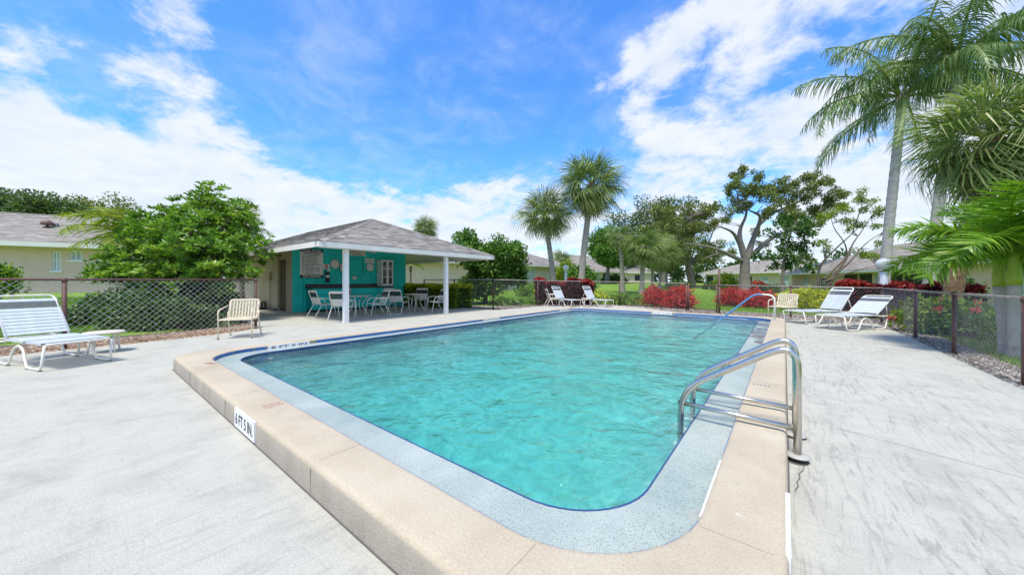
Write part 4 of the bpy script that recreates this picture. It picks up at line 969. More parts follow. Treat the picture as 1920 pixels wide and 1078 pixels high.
def armchair(label, loc, rz):
    """woven vinyl armchair, faces local +x"""
    t = thing('woven_armchair', label, 'armchair', (*loc, 0), rz, 'cream woven armchairs'); w = .29; fr = M['strapcream']; r = .0125; zs = .41
    for s_ in (-1, 1):
        y = s_*w
        MB().tube(fillet([(.25, y, 0), (.25, y, .60), (-.19, y*.98, .67)], .07), r, 9).build('front_leg', fr, t, True)
        MB().tube(fillet([(-.36, y, 0), (-.20, y*.97, zs), (-.23, y*.97, .55)], .06), r, 9).build('rear_leg', fr, t, True)
        for x, nm in ((.25, 0), (-.36, 1)): MB().lathe([(.016, 0), (.017, .03)], 9, (x, y, 0)).build('foot_cap', M['footcap'], t)
    MB().tube(fillet([(-.19, -w*.93, zs-.02), (-.30, -w*.93, .80), (-.30, w*.93, .80), (-.19, w*.93, zs-.02)], .06), r, 9).build('back_frame', fr, t, True)
    MB().tube(fillet([(.25, -w, zs-.01), (.25, w, zs-.01), (-.21, w*.95, zs-.02), (-.21, -w*.95, zs-.02)], .05)+[Vector((.25, -w, zs-.01))], r, 9).build('seat_frame', fr, t, True)
    MB().tube([(-.29, -w, .18), (-.29, w, .18)], .009, 8).build('stretcher', fr, t, True)
    m = MB()
    for k in range(10):
        y = -w*.86+k*(w*1.72)/9; m.bar((-.195, y, zs), (-.298, y, .80), .004, .021)
    for k in range(8):
        u = .07+k*.122; a = Vector((-.195, 0, zs)).lerp(Vector((-.298, 0, .80)), u); o = .004 if k % 2 else -.004; m.bar((a.x+o, -w*.92, a.z), (a.x+o, w*.92, a.z), .004, .021)
    # bars lie edge on: turn them by building flat straps
    m.v = m.v; m.build('back_weave', fr, t, kind='stuff')
    m = MB()
    for k in range(9): x = -.17+k*.05; m.box(x-.014, x+.014, -w*.97, w*.97, zs+.004, zs+.007)
    for k in range(10): y = -w*.88+k*w*1.76/9; m.box(-.2, .25, y-.014, y+.014, zs+.008, zs+.011)
    m.build('seat_weave', fr, t, kind='stuff')
armchair('cream woven armchair beside the end post of left fence', (-9.26, 2.20), math.atan2(-.52, .85))
x, y = pt(1468, 10.95); armchair('cream woven armchair by far pool corner behind the blue rail', (x, y), math.atan2(-.9, -.45))
def dining_chair():
    t = thing('strap_chair', 'x', 'chair', (0, 0, 0), 0, 'white strap chairs with black bands'); w = .27; fr = M['offwhite']; r = .0135; zs = .43
    MB().tube(fillet([(.24, -w+.03, zs), (-.18, -w+.03, zs-.02), (-.36, -w+.03, .90), (-.36, w-.03, .90), (-.18, w-.03, zs-.02), (.24, w-.03, zs), (.24, -w+.03, zs)], .06, 4), r, 8).build('frame', fr, t, True)
    for s_ in (-1, 1):
        y = s_*w
        MB().tube(fillet([(.33, y, 0), (.20, y, .60), (.05, y, .635), (-.26, y*.93, .62)], .07, 4), r, 8).build('front_leg', fr, t, True)
        MB().tube([(-.40, y, .012), (-.16, y*.95, zs)], r, 8).build('rear_leg', fr, t, True)
    MB().tube([(-.40, -w, .013), (-.40, w, .013)], r, 8).build('rear_runner', fr, t, True)
    sw = .046; ww = w-.02; m = MB().box(-sw/2, sw/2, -ww, ww, -.0025, .0025).mesh('strap'); m.materials.append(M['strapcream2']); g = m.copy(); g.materials.clear(); g.materials.append(M['strapblack'])
    for k in range(7): inst('strap', g if k in (4,) else m, t, (.21-k*.058, 0, zs-.0+.016))
    d = Vector((-.18, 0, .50)).normalized(); ang = math.atan2(.50, .18)
    for k in range(8):
        u = .06+k*.057; inst('strap', g if k in (4, 5, 6) else m, t, (-.18-u*.339+.014, 0, zs+u*.94), (0, ang, 0))
    return t
M['strapcream2'] = pm('ivory_vinyl', (.74, .71, .64), (.66, .63, .56), 20, .45)
ch0 = dining_chair()
spots = [((605, 594), R(95), 'leftmost strap chair at the near hut table, in profile'), ((643, 601), R(128), 'strap chair with back to the pool, behind front post'),
         ((707, 592.5), R(262), 'strap chair turned left on right side of near table'), ((640, 583), R(-50), 'strap chair on the far side of near hut table'),
         ((748, 588), R(120), 'strap chair with back to the pool at farther table'), ((722, 580), R(-60), 'strap chair with its back against the hut counter'),
         ((788, 580), R(-52), 'strap chair on the far side of the farther table'), ((818, 586.5), R(258), 'strap chair nearest the second post, facing the table')]
for i, ((px, py), rz, lab) in enumerate(spots):
    x, y = gp(px, py)
    if i == 0: ch0.location = (x, y, 0); ch0.rotation_euler = (0, 0, rz); ch0['label'] = lab
    else: copy_tree(ch0, (x, y, 0), rz, lab)
x, y = pt(1036, 16.8); copy_tree(ch0, (x, y, 0), YAW+.15, 'strap chair standing alone left of the two far chaise longues', .93)
def table(label, px, py, r_=.46):
    x, y = gp(px, py); t = thing('patio_table', label, 'patio table', (x, y, 0), 0, 'round patio tables under the hut roof'); h = .70
    MB().lathe([(0, h-.025), (r_-.015, h-.025), (r_, h-.015), (r_, h-.004), (r_-.01, h), (0, h)], 32).build('tabletop', M['tabletop'], t)
    for k in range(4):
        a = math.pi/4+k*math.pi/2; c, s_ = math.cos(a), math.sin(a)
        MB().tube(smoothpath([(r_*.75*c, r_*.75*s_, h-.03), (.12*c, .12*s_, .38), (r_*.8*c, r_*.8*s_, 0)], 5), .014, 8).build('leg', M['offwhite'], t, True)
table('round patio table nearest the front post of the hut', 671, 591); table('round patio table nearer the second post of the hut', 780, 583)

# ------------------------------------------------------------------ vegetation
def branchy(mb, p, d, length, r, depth, tips, spread=.6, up=.15, segs=4, shrink=.68, kids=(2, 3), wig=.22, minr=.006):
    """recursive limbs; collects tips (point, direction)"""
    pts = [p]; q = Vector(p); dd = Vector(d).normalized()
    for i in range(segs):
        dd = (dd+Vector((rng.uniform(-wig, wig), rng.uniform(-wig, wig), rng.uniform(-wig, wig)+up*.3))).normalized(); q = q+dd*length/segs; pts.append(q.copy())
    rs = [max(minr, r*(1-.42*i/segs)) for i in range(segs+1)]; mb.tube(pts, rs, 7 if r > .05 else 4, cap=False)
    if depth == 0: tips.append((q.copy(), dd.copy())); return
    if depth <= 2: tips.append((pts[-2].copy(), dd.copy()))
    n = rng.randint(*kids); ph = rng.uniform(0, 6.28); u = dd.orthogonal().normalized(); w = dd.cross(u)
    for k in range(n):
        a = ph+2*math.pi*k/n+rng.uniform(-.4, .4); s_ = spread*rng.uniform(.7, 1.25)
        nd = (dd*math.cos(s_)+(u*math.cos(a)+w*math.sin(a))*math.sin(s_)+Vector((0, 0, up))).normalized()
        branchy(mb, q, nd, length*shrink*rng.uniform(.8, 1.15), rs[-1]*.82, depth-1, tips, spread, up, max(3, segs-1), shrink, kids, wig, minr)
def tips_leaves(tips, r, per, L, Wd, flat=.7, squash=None):
    return clump_leaves([(tuple(p), r*rng.uniform(.75, 1.25)) for p, _ in tips], per/(r*r), flat)
def tree(name, label, px, D, py_base, limbs, bark, leafm, leaf, tip_r, per, depth=3, trunk=None, spread=.6, up=.12, shrink=.68, kids=(2, 3), cat='tree', group=None, wig=.22, extra=None, flat=.75):
    """limbs: list of (photo pixel x, y, depth offset) where the main limbs reach to; trunk: (height, radius, lean)"""
    x, y = pt(px, D); z0 = tzf(x, y) if py_base is None else tzf(x, y)
    t = thing(name, label, cat, (x, y, z0), 0, group); h, r, lean = trunk; mb = MB(); tips = []
    top = Vector((lean[0], lean[1], h)); pts = [Vector((0, 0, -.3)), Vector((lean[0]*.1, lean[1]*.1, h*.3)), Vector((lean[0]*.5, lean[1]*.5, h*.7)), top]
    mb.tube(pts, [r*1.35, r*1.05, r*.92, r*.85], 12, cap=False)
    for lx, ly, dd in limbs:
        gx, gy = pt(lx, D+dd); tgt = Vector((gx-x, gy-y, pz(ly, D+dd)-z0)); v = tgt-top; ln = v.length
        # a limb that bows on its way out
        mid = top+v*.5+Vector((0, 0, -.10*ln if v.z > ln*.4 else .12*ln)); pp = []
        for k in range(6):
            u = k/5; pp.append(top.lerp(mid, u).lerp(mid.lerp(tgt, u), u)+Vector((rng.uniform(-1, 1), rng.uniform(-1, 1), rng.uniform(-1, 1)))*ln*.025*(1 if 0 < k < 5 else 0))
        r0 = r*.62; mb.tube(pp, [r0*(1-.62*k/5) for k in range(6)], 8, cap=False)
        for k in (2, 3, 4, 5):
            d0 = (pp[min(5, k)]-pp[k-1]).normalized()
            for _ in range(2 if k < 5 else 3):
                nd = (d0*.6+Vector((rng.uniform(-1, 1), rng.uniform(-1, 1), rng.uniform(-.35, .9)))*.8).normalized()
                branchy(mb, pp[k], nd, ln*.24*rng.uniform(.8, 1.3), r0*(1-.62*k/5)*.45, depth-1, tips, spread, up, 3, shrink, kids, wig)
    mb.build('trunk', M[bark], t, True)
    P, Dn = tips_leaves(tips, tip_r, per, *leaf, flat=flat); leaf_obj('crown', t, M[leafm], P, Dn, leaf[0]*nr.uniform(.7, 1.25, len(P)), leaf[1]*nr.uniform(.8, 1.2, len(P)))
    return t, len(P)

# live oaks across the lawn

def grown_tree(name, label, base, D, limbs, clumps, bark, leafm, leaf, dens, spread=1.0, cat='tree', org=(1180, 281), k=3.18, rr=1.0, flat=.8, twig=3):
    """limbs: ([points (u, v, depth offset)], thick, thin); clumps: (u, v, radius[, depth]) on an enlarged view of the photograph"""
    P = lambda u, v, d=0.0: Vector((*pt(org[0]+u/k, D+d), pz(org[1]+v/k, D+d)))
    x, y = pt(org[0]+base[0]/k, D); z0 = tzf(x, y); o = Vector((x, y, z0)); t = thing(name, label, cat, tuple(o)); mb = MB(); nodes_ = []; r_ = random.Random(len(label))
    for pts, ra, rb in limbs:
        Q = smoothpath([P(*p)-o for p in pts], 4); n = len(Q)
        if pts[0][:2] == base: Q = [Q[0]+Vector((0, 0, -.6))]+Q; Q[1].z = .05; n += 1
        rad = [ra+(rb-ra)*(i/(n-1))**.8 for i in range(n)]
        if pts[0][:2] == base: rad[0] = ra*1.5; rad[1] = ra*1.25
        mb.tube(Q, [v*(1+r_.uniform(-.05, .05)) for v in rad], 10, cap=False); nodes_ += [(q, v) for q, v in zip(Q[n//3:], rad[n//3:])]
    cl = []
    for c in clumps:
        R_ = c[2]/k/F*D; d = c[3] if len(c) > 3 else r_.uniform(-1, 1)*spread; p = P(c[0], c[1], d)-o; q, v = min(nodes_, key=lambda e: (e[0]-p).length)
        for _ in range(twig):
            e = p+Vector((r_.gauss(0, .45), r_.gauss(0, .45), r_.gauss(0, .35)))*R_; m = q.lerp(e, .5)+Vector((r_.uniform(-.1, .1), r_.uniform(-.1, .1), r_.uniform(0, .18)))*(e-q).length
            Q = smoothpath([q, m, e], 3); mb.tube(Q, [min(v, .06, .5*R_*.09)*(1-.85*i/(len(Q)-1)) for i in range(len(Q))], 5, cap=False)
        for _ in range(5): cl.append((tuple(p+Vector((r_.gauss(0, .42), r_.gauss(0, .5), r_.gauss(0, .34)))*R_), R_*r_.uniform(.36, .6)))
    mb.build('trunk', M[bark], t, True)
    Pl, Dn = clump_leaves(cl, dens, flat); leaf_obj('crown', t, M[leafm], Pl, Dn, leaf[0]*nr.uniform(.6, 1.3, len(Pl)), leaf[1]*nr.uniform(.7, 1.25, len(Pl)))
    return len(Pl)
grown_tree('oak_tree', 'big spreading oak with forked pale trunk on the lawn', (690, 840), 31,
    [([(690, 840), (688, 760), (690, 650, 0)], .50, .36), ([(690, 650), (655, 530), (660, 470, .3), (700, 390, .5), (700, 280, .8)], .27, .07), ([(655, 560), (620, 490, -.5), (560, 465, -1), (520, 455, -1.4)], .15, .05),
     ([(700, 650), (735, 540, .4), (772, 450, .3), (785, 395, 0), (735, 370, -.2), (650, 330, -.4)], .27, .05), ([(770, 450, .3), (860, 370, .6), (980, 330, 1), (1100, 250, 1.4)], .15, .04), ([(720, 640), (820, 545, .8), (900, 500, 1.2), (1100, 450, 1.6), (1200, 260, 1.8)], .23, .05),
     ([(680, 665), (500, 580, -1), (330, 560, -1.8)], .20, .05), ([(700, 290, .8), (780, 180, 1), (790, 130, 1)], .09, .03), ([(700, 300, .8), (640, 200, .3), (670, 120, .2)], .09, .03)],
    [(620, 210, 50), (660, 150, 45), (680, 112, 28), (720, 240, 66), (780, 150, 45), (790, 250, 66), (850, 200, 52), (850, 300, 58), (595, 255, 28), (640, 310, 45), (700, 330, 50), (900, 260, 58), (950, 200, 52), (980, 300, 66), (1060, 250, 66), (1020, 180, 48), (1100, 150, 42), (1130, 200, 48), (1180, 190, 38),
     (1180, 300, 52), (1240, 250, 42), (1230, 340, 42), (1285, 270, 24), (1100, 370, 66), (1000, 390, 64), (900, 370, 56), (940, 430, 62), (1040, 440, 56), (1140, 430, 36), (760, 500, 38, 2), (800, 560, 30, 2), (830, 380, 40), (560, 430, 34), (520, 440, 30)], 'oakbark', 'oakleaf', (.19, .105), 860, 1.6)
grown_tree('oak_tree', 'dense dark oak left of the big forked oak', (372, 822), 42,
    [([(372, 822), (365, 740), (345, 670)], .44, .34), ([(345, 670), (280, 560, 1), (200, 430, 1.5)], .24, .06), ([(345, 670), (380, 540, -1), (370, 400, -1)], .24, .06), ([(355, 680), (460, 590, 1), (520, 430, 1.5)], .22, .06), ([(350, 690), (520, 620, -1), (600, 600, -1)], .16, .05)],
    [(170, 370, 46), (150, 340, 30), (220, 400, 76), (150, 480, 76), (280, 430, 76), (350, 335, 45), (380, 390, 76), (300, 520, 76), (450, 400, 66), (510, 335, 48), (500, 450, 58), (420, 500, 66), (580, 360, 48), (600, 405, 34), (400, 610, 80), (520, 580, 62), (600, 600, 46), (300, 600, 56), (460, 640, 56), (560, 640, 46), (250, 480, 66), (200, 540, 56), (240, 350, 40)], 'oakbark', 'oakleaf', (.25, .14), 330, 2.4)
grown_tree('broadleaf_tree', 'dark glossy leaved tree standing right of the forked oak', (912, 850), 24, [([(912, 850), (915, 740), (930, 600)], .12, .08), ([(930, 640), (960, 500, .3), (1000, 430, .3)], .07, .02), ([(920, 700), (840, 640, -.3), (780, 625, -.3)], .05, .02), ([(920, 690), (1000, 650), (1070, 690)], .05, .02)],
    [(880, 450, 46), (940, 425, 46), (1000, 470, 54), (1060, 435, 42), (930, 520, 50), (1040, 530, 46), (1090, 500, 32), (860, 515, 32), (780, 630, 36), (850, 630, 36), (920, 615, 48), (980, 580, 46), (1040, 600, 32), (980, 670, 50), (1060, 690, 40), (920, 700, 40), (850, 690, 30), (1092, 720, 26), (1112, 560, 18)], 'oakbark', 'darkleaf', (.24, .14), 430, .8)
grown_tree('leaning_tree', 'sparse airy tree with several bare stems leaning right', (1125, 812), 20,
    [([(1125, 812), (1130, 690, .2), (1240, 580, .4), (1330, 500, .5), (1400, 430, .6)], .07, .015), ([(1125, 812), (1280, 690, -.2), (1330, 560, -.1), (1390, 480), (1440, 400, .2)], .07, .015), ([(1125, 812), (1310, 680, -.4), (1400, 560, -.5), (1530, 480, -.6)], .065, .015), ([(1150, 790), (1350, 720, -.6), (1470, 690, -.8)], .06, .015), ([(1160, 770), (1300, 640, .6), (1290, 560, .7), (1220, 470, .7), (1200, 400, .6)], .06, .012), ([(1330, 500, .5), (1380, 350, .3), (1400, 270, .3)], .03, .01)],
    [(1160, 400, 46), (1220, 390, 46), (1270, 350, 40), (1150, 550, 36), (1185, 590, 28), (1385, 260, 34), (1360, 310, 34), (1480, 370, 40), (1500, 450, 34), (1410, 350, 38), (1400, 620, 46), (1450, 640, 46), (1380, 450, 30), (1330, 430, 30), (1490, 560, 30), (1290, 420, 30), (1440, 300, 30), (1310, 480, 26)], 'twig', 'limeleaf', (.11, .06), 1500, .5, twig=6)
oakn = 0
_, n = tree('oak_tree', 'far oak tree rising behind the row of slim palms', 1245, 60, None, [(1180, 440, 0), (1215, 415, 2), (1250, 410, -1), (1290, 420, 1), (1200, 470, -2), (1270, 460, 0), (1235, 440, 3)],
            'oakbark', 'farleaf', (.40, .24), 1.5, 70, 2, (4, .5, (.4, .2)), spread=.6)
_, n = tree('broadleaf_tree', 'round light green tree at lawn end left of slim palms', 1138, 52, None, [(1125, 455, 0), (1140, 450, 2), (1152, 462, -1), (1130, 478, -2), (1150, 488, 1), (1120, 475, 2), (1165, 480, 1)],
            'oakbark', 'shrubleaf', (.34, .22), 1.05, 70, 2, (2.6, .3, (.2, .1)), spread=.6)
tree('broadleaf_tree', 'small dense green tree between the hut and the pale house', 910, 19.5, None, [(892, 467, 0), (915, 484, 1), (942, 487, -1), (960, 492, 0), (883, 486, -1), (946, 522, 1), (888, 537, .5), (924, 496, -1), (960, 527, .5), (906, 522, 1), (924, 540, -.8), (892, 545, -.6)],
     'oakbark', 'shrubleaf', (.21, .12), .46, 62, 2, (1.1, .12, (.1, 0)), spread=.65)
tree('broadleaf_tree', 'dark dense tree rising behind the roof at far left', 55, 40, None, [(0, 411, 0), (40, 398, 1), (80, 404, -1), (120, 426, 0), (20, 436, -1), (70, 436, 2), (-40, 416, 1), (110, 451, 1), (150, 451, 2), (-80, 426, 0), (30, 421, 3)],
     'oakbark', 'farleaf', (.40, .25), 1.25, 80, 2, (4, .4, (.3, .2)), spread=.6)
tree('broadleaf_tree', 'greyish green tree low behind the left roof end', 165, 55, None, [(150, 415, 0), (185, 405, 1), (215, 415, 0), (170, 430, 1), (205, 435, 0)], 'oakbark', 'oakleaf', (.38, .22), 1.3, 70, 2, (3.4, .3, (.2, 0)))
# the distant belts of trees that close the view
def treeline(label_name, spans):
    cl = []
    for px0, px1, D, top, bot in spans:
        for k in range(int((px1-px0)/6)):
            px = rng.uniform(px0, px1); d = D*rng.uniform(.96, 1.1); py = rng.uniform(top, bot); x, y = pt(px, d); cl.append(((x, y, pz(py, d)), D*.016*rng.uniform(.7, 1.2)))
    P, Dn = clump_leaves(cl, 46, .8); o = leaf_obj('treeline', None, M['farleaf'], P, Dn, nr.uniform(.6, 1.1, len(P)), nr.uniform(.4, .7, len(P))); o['kind'] = 'stuff'
treeline('far', [(1085, 1330, 95, 488, 528), (1500, 1760, 60, 480, 520), (700, 800, 90, 505, 525), (1020, 1090, 80, 500, 525), (1180, 1340, 85, 462, 522), (-150, 140, 70, 430, 500), (1330, 1480, 80, 490, 522), (1800, 2150, 60, 430, 520)])

# the leafy bush behind the left fence: rosettes of long leaves at the ends of spreading limbs
def rosettes(C, up, n, L, Wd, tilt=.5):
    k = len(C); a = nr.random((k, 1))*6.28+np.arange(n)[None, :]*(2*math.pi/n)+nr.normal(size=(k, n))*.2
    up = unit(up); u = unit(np.cross(up, np.array([.3, .2, 1.])+nr.normal(size=(k, 3))*.2)); w = np.cross(up, u)
    tl = nr.uniform(tilt*.3, tilt*1.6, (k, n))
    D = (u[:, None]*np.cos(a)[..., None]+w[:, None]*np.sin(a)[..., None])*np.cos(tl)[..., None]+up[:, None]*np.sin(tl)[..., None]
    P = np.repeat(C[:, None], n, 1)+nr.normal(size=(k, n, 3))*.012
    tone = np.clip(np.repeat(nr.random((k, 1)), n, 1)*.75+nr.random((k, n))*.25, 0, 1)
    return P.reshape(-1, 3), D.reshape(-1, 3), L*nr.uniform(.7, 1.2, k*n), Wd*nr.uniform(.8, 1.2, k*n), tone.ravel()
def big_bush():
    D = 11.4; x, y = pt(335, D); t = thing('leafy_bush', 'large bright green tree bush behind the left fence', 'bush', (x, y, 0)); mb = MB(); tips = []
    targets = [(397, 365, 0), (375, 382, .6), (414, 392, .2), (444, 392, -.3), (454, 418, .3), (464, 437, 0), (429, 442, -.8), (464, 470, -.5), (392, 412, -.9), (350, 417, -.9), (300, 405, .2), (282, 412, 0), (265, 432, .4), (330, 395, .5), (240, 440, .2), (258, 465, -.7),
               (300, 440, -1.3), (360, 450, -1.6), (412, 460, -1.4), (444, 490, -.9), (230, 490, 0), (216, 500, -.4), (247, 505, -.9), (286, 500, -1.6), (340, 505, -1.8), (392, 505, -1.7), (424, 515, -1.2), (202, 512, -.2), (310, 470, -1.6), (370, 432, .8), (272, 440, -.4), (230, 427, .5), (404, 417, .7), (387, 390, -.3), (330, 432, -.6)]
    C = []
    for px, py, dd in targets:
        gx, gy = pt(px, D+dd); tg = Vector((gx-x, gy-y, pz(py, D+dd))); b = Vector((rng.uniform(-.5, .5), rng.uniform(-.5, .5), 0)); mid = b.lerp(tg, .5)+Vector((-tg.x*.12, -tg.y*.12, .35)); pp = []
        for k in range(7): u = k/6; pp.append(b.lerp(mid, u).lerp(mid.lerp(tg, u), u))
        mb.tube(pp, [.055*(1-.75*k/6) for k in range(7)], 6, cap=False)
        for _ in range(9):
            q = tg+Vector((rng.gauss(0, .28), rng.gauss(0, .28), rng.gauss(-.06, .17))); mb.tube([pp[5], q], [.012, .006], 4, cap=False)
            for _ in range(4): C.append(q+Vector((rng.gauss(0, .11), rng.gauss(0, .11), rng.gauss(0, .08))))
        for _ in range(6):
            u = rng.uniform(.45, .9); q = pp[0].lerp(pp[-1], u)+Vector((rng.gauss(0, .3), rng.gauss(0, .3), rng.gauss(.1, .25)))
            for _ in range(3): C.append(q+Vector((rng.gauss(0, .12), rng.gauss(0, .12), rng.gauss(0, .1))))
    mb.build('limb', M['twig'], t, True)
    C = np.array([tuple(c) for c in C]); up = unit(C*np.array([.25, .25, .0])+np.array([0, 0, 1.])+nr.normal(size=C.shape)*.35)
    P, Dn, L, Wd, tn = rosettes(C, up, 11, .175, .058, .45); leaf_obj('crown', t, M['bushleaf'], P, Dn, L, Wd, tn)
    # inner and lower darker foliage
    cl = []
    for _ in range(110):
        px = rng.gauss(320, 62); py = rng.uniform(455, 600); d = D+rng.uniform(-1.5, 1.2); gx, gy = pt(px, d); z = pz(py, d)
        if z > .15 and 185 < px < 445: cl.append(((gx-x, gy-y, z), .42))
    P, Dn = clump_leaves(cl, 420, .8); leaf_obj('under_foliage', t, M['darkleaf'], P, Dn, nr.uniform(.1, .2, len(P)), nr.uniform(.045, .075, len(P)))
big_bush()
def shrub(name, label, px, D, w, h, leafm, L, Wd, dens, cat='shrub', group=None, base=None, flat=None, stems=True, flower=None, tip=None, depth=None):
    """a rounded shrub: stems fanning from the base, leaf clumps over an uneven dome"""
    x, y = pt(px, D); z0 = tzf(x, y) if base is None else base; t = thing(name, label, cat, (x, y, z0), YAW, group); dw = depth or w; mb = MB(); cl = []
    n = max(14, int(26*w*h*1.6)); r = min(w, h)*.24
    for _ in range(n):
        a = rng.uniform(0, 6.28); e = math.asin(rng.uniform(.0, 1)); q = rng.uniform(.62, 1.0)
        p = Vector((w/2*math.cos(a)*math.cos(e)*q, dw/2*math.sin(a)*math.cos(e)*q, h*(.16+.74*math.sin(e)*q))); cl.append((tuple(p), r*rng.uniform(.7, 1.3)))
        if rng.random() < .5: mb.tube([(rng.uniform(-.1, .1)*w, rng.uniform(-.1, .1)*w, -.05), (p.x*.5, p.y*.5, p.z*.6), tuple(p)], [.014, .010, .005], 4, cap=False)
    if stems: mb.build('stem', M['twig'], t)
    P, Dn = clump_leaves(cl, dens, .85); P[:, 2] = np.maximum(P[:, 2], .02); leaf_obj('foliage', t, M[leafm], P, Dn, L*nr.uniform(.7, 1.25, len(P)), Wd*nr.uniform(.8, 1.2, len(P)))
    if flower:
        fm, fn, fr, fl = flower; fc = []
        for c, _ in rng.sample(cl, min(len(cl), fn)): v = Vector(c); fc.append((tuple(v+Vector((v.x, v.y, .2*h)).normalized()*r*.8), fr))
        P, Dn = clump_leaves(fc, 30/(fr*fr), .7); leaf_obj('blossom', t, M[fm], P, Dn, fl, fl*.6)
    return t
def hedge(name, label, pts, w, h, leafm, L, Wd, dens, tipm=None, cat='hedge', group=None, wob=.08):
    P0, P1 = Vector((*pts[0], 0)), Vector((*pts[1], 0)); ln = (P1-P0).length; rz = math.atan2(P1.y-P0.y, P1.x-P0.x); z0 = min(tzf(*pts[0]), tzf(*pts[1])); t = thing(name, label, cat, (P0.x, P0.y, z0), rz, group)
    n = int(dens*(ln*w+2*ln*h)); face = nr.random(n); x = nr.random(n)*ln; top = face < ln*w/(ln*w+2*ln*h)
    side = np.where(nr.random(n) < .5, -1, 1); hh = h*(1+wob*np.sin(x*3.1+1)+wob*.7*np.sin(x*7.3)); yy = np.where(top, (nr.random(n)-.5)*w, side*(w/2)*(1-.12*nr.random(n))-side*nr.random(n)**2*.15); zz = np.where(top, hh-nr.random(n)**2*.14, nr.random(n)*hh)
    P = np.stack([x, yy+.05*np.sin(x*5), zz], 1); Dn = unit(np.stack([nr.normal(size=n)*.6, np.where(top, nr.normal(size=n)*.5, side*.8), np.where(top, .9, .35)+nr.normal(size=n)*.35], 1))
    leaf_obj('foliage', t, M[leafm], P, Dn, L*nr.uniform(.7, 1.25, n), Wd*nr.uniform(.8, 1.2, n))
    # inner twigs
    mb = MB()
    for k in range(int(ln*9)):
        a = rng.uniform(0, ln); b = rng.uniform(-.3, .3)*w; mb.tube([(a, b*.4, -.1), (a+rng.uniform(-.15, .15), b, h*rng.uniform(.6, .95))], [.012, .006], 4, cap=False)
    mb.build('stem', M['twig'], t)
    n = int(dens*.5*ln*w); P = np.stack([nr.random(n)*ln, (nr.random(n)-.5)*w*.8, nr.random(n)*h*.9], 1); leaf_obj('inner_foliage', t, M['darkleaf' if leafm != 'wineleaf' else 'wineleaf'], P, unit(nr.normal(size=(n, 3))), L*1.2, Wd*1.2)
    if tipm:
        n = int(dens*1.6*ln*w); x = nr.random(n)*ln; hh = h*(1+wob*np.sin(x*3.1+1)+wob*.7*np.sin(x*7.3)); P = np.stack([x, (nr.random(n)-.5)*w*1.14, hh+.01-nr.random(n)**2*.16], 1)
        leaf_obj('new_growth', t, M[tipm], P, unit(np.stack([nr.normal(size=n)*.7, nr.normal(size=n)*.7, np.ones(n)*.7], 1)), L*nr.uniform(.8, 1.3, n), Wd)
    return t
# low shrubs under the bush
for px, D, w, h, lab in ((158, 8.6, 1.3, .62, 'low dark green shrub beside the left lawn, leftmost of its row'), (205, 9.2, 1.5, .9, 'low dark green shrub beneath the left end of the bush'), (268, 9.0, 1.6, .95, 'low dark green shrub just left of the bush centre'), (335, 9.1, 1.6, .9, 'low dark green shrub below the middle of the bush'), (385, 9.4, 1.2, .55, 'low dark green shrub by the right end of the bush')):
    shrub('low_shrub', lab, px, D, w, h, 'darkleaf', .11, .055, 900, group='low shrubs behind the left fence', base=-.04)
shrub('low_shrub', 'spiky pale shrub at the edge of the left lawn', 190, 11.5, 1.3, .8, 'limeleaf', .34, .03, 330, base=.0)
shrub('low_shrub', 'small round green shrub at extreme left edge of lawn', -6, 10.5, .85, 1.35, 'bushleaf', .13, .07, 700)
shrub('flower_shrub', 'shrub with yellow flowers under the bush by fence', 385, 10.6, 1.3, 1.1, 'darkleaf', .13, .06, 600, flower=('yellowpetal', 5, .10, .07), base=-.04)
shrub('low_shrub', 'grey green shrub behind the woven armchair at left', 425, 10.8, .9, .95, 'shrubleaf', .12, .06, 520, base=-.04)
# hedges and shrubs beyond the fence
hedge('clipped_hedge', 'clipped hedge with bright yellow top behind the pool hut porch', (pt(752, 18.3), pt(872, 15.6)), 1.0, 1.04, 'limeleaf', .09, .055, 1500, 'yellowleaf', wob=.03)
hedge('wine_red_hedge', 'wine red hedge behind the two far chaise longues', (pt(1004, 18.8), pt(1112, 18.2)), .8, 1.22, 'wineleaf', .13, .08, 850, 'winetip')
hedge('wine_red_hedge', 'wine red hedge behind the right pair of chaise longues', (pt(1580, 12.3), pt(1668, 11.9)), .8, 1.05, 'wineleaf', .15, .09, 900, 'winetip')
hedge('wine_red_hedge', 'long red topped hedge behind the right side fence', (pt(1668, 13.2), pt(1818, 10.6)), .7, 1.02, 'wineleaf', .14, .085, 800, 'winetip')
shrub('red_shrub', 'red shrub left of the fence gate, nearer the palms', 1228, 17.0, .95, 1.02, 'redleaf', .15, .05, 900, group='red croton shrubs beyond the fence')
shrub('red_shrub', 'red shrub directly beside the left gate post', 1272, 16.2, 1.35, 1.0, 'redleaf', .15, .05, 900, group='red croton shrubs beyond the fence')
shrub('red_shrub', 'red and green shrub right of the gate behind blue handrail', 1375, 17.2, 1.2, 1.0, 'redleaf', .15, .05, 800, group='red croton shrubs beyond the fence')
shrub('red_shrub', 'red shrub behind the bend of the blue handrail', 1420, 16.4, 1.5, .95, 'redleaf', .15, .05, 900, group='red croton shrubs beyond the fence')
for px, D, w, h, lab in ((1478, 15.6, .9, .85, 'yellow green shrub behind the cream woven armchair'), (1512, 15.2, 1.2, 1.05, 'yellow green shrub behind the steep chaise longue'), (1552, 14.6, 1.1, .95, 'yellow green shrub left of the wine red hedge'), (1575, 12.6, .7, .6, 'lime shrub low between chaise back and wine red hedge')):
    shrub('yellow_shrub', lab, px, D, w, h, 'yellowleaf' if D > 13 else 'limeleaf', .13, .065, 700, group='yellow shrubs along the far fence')
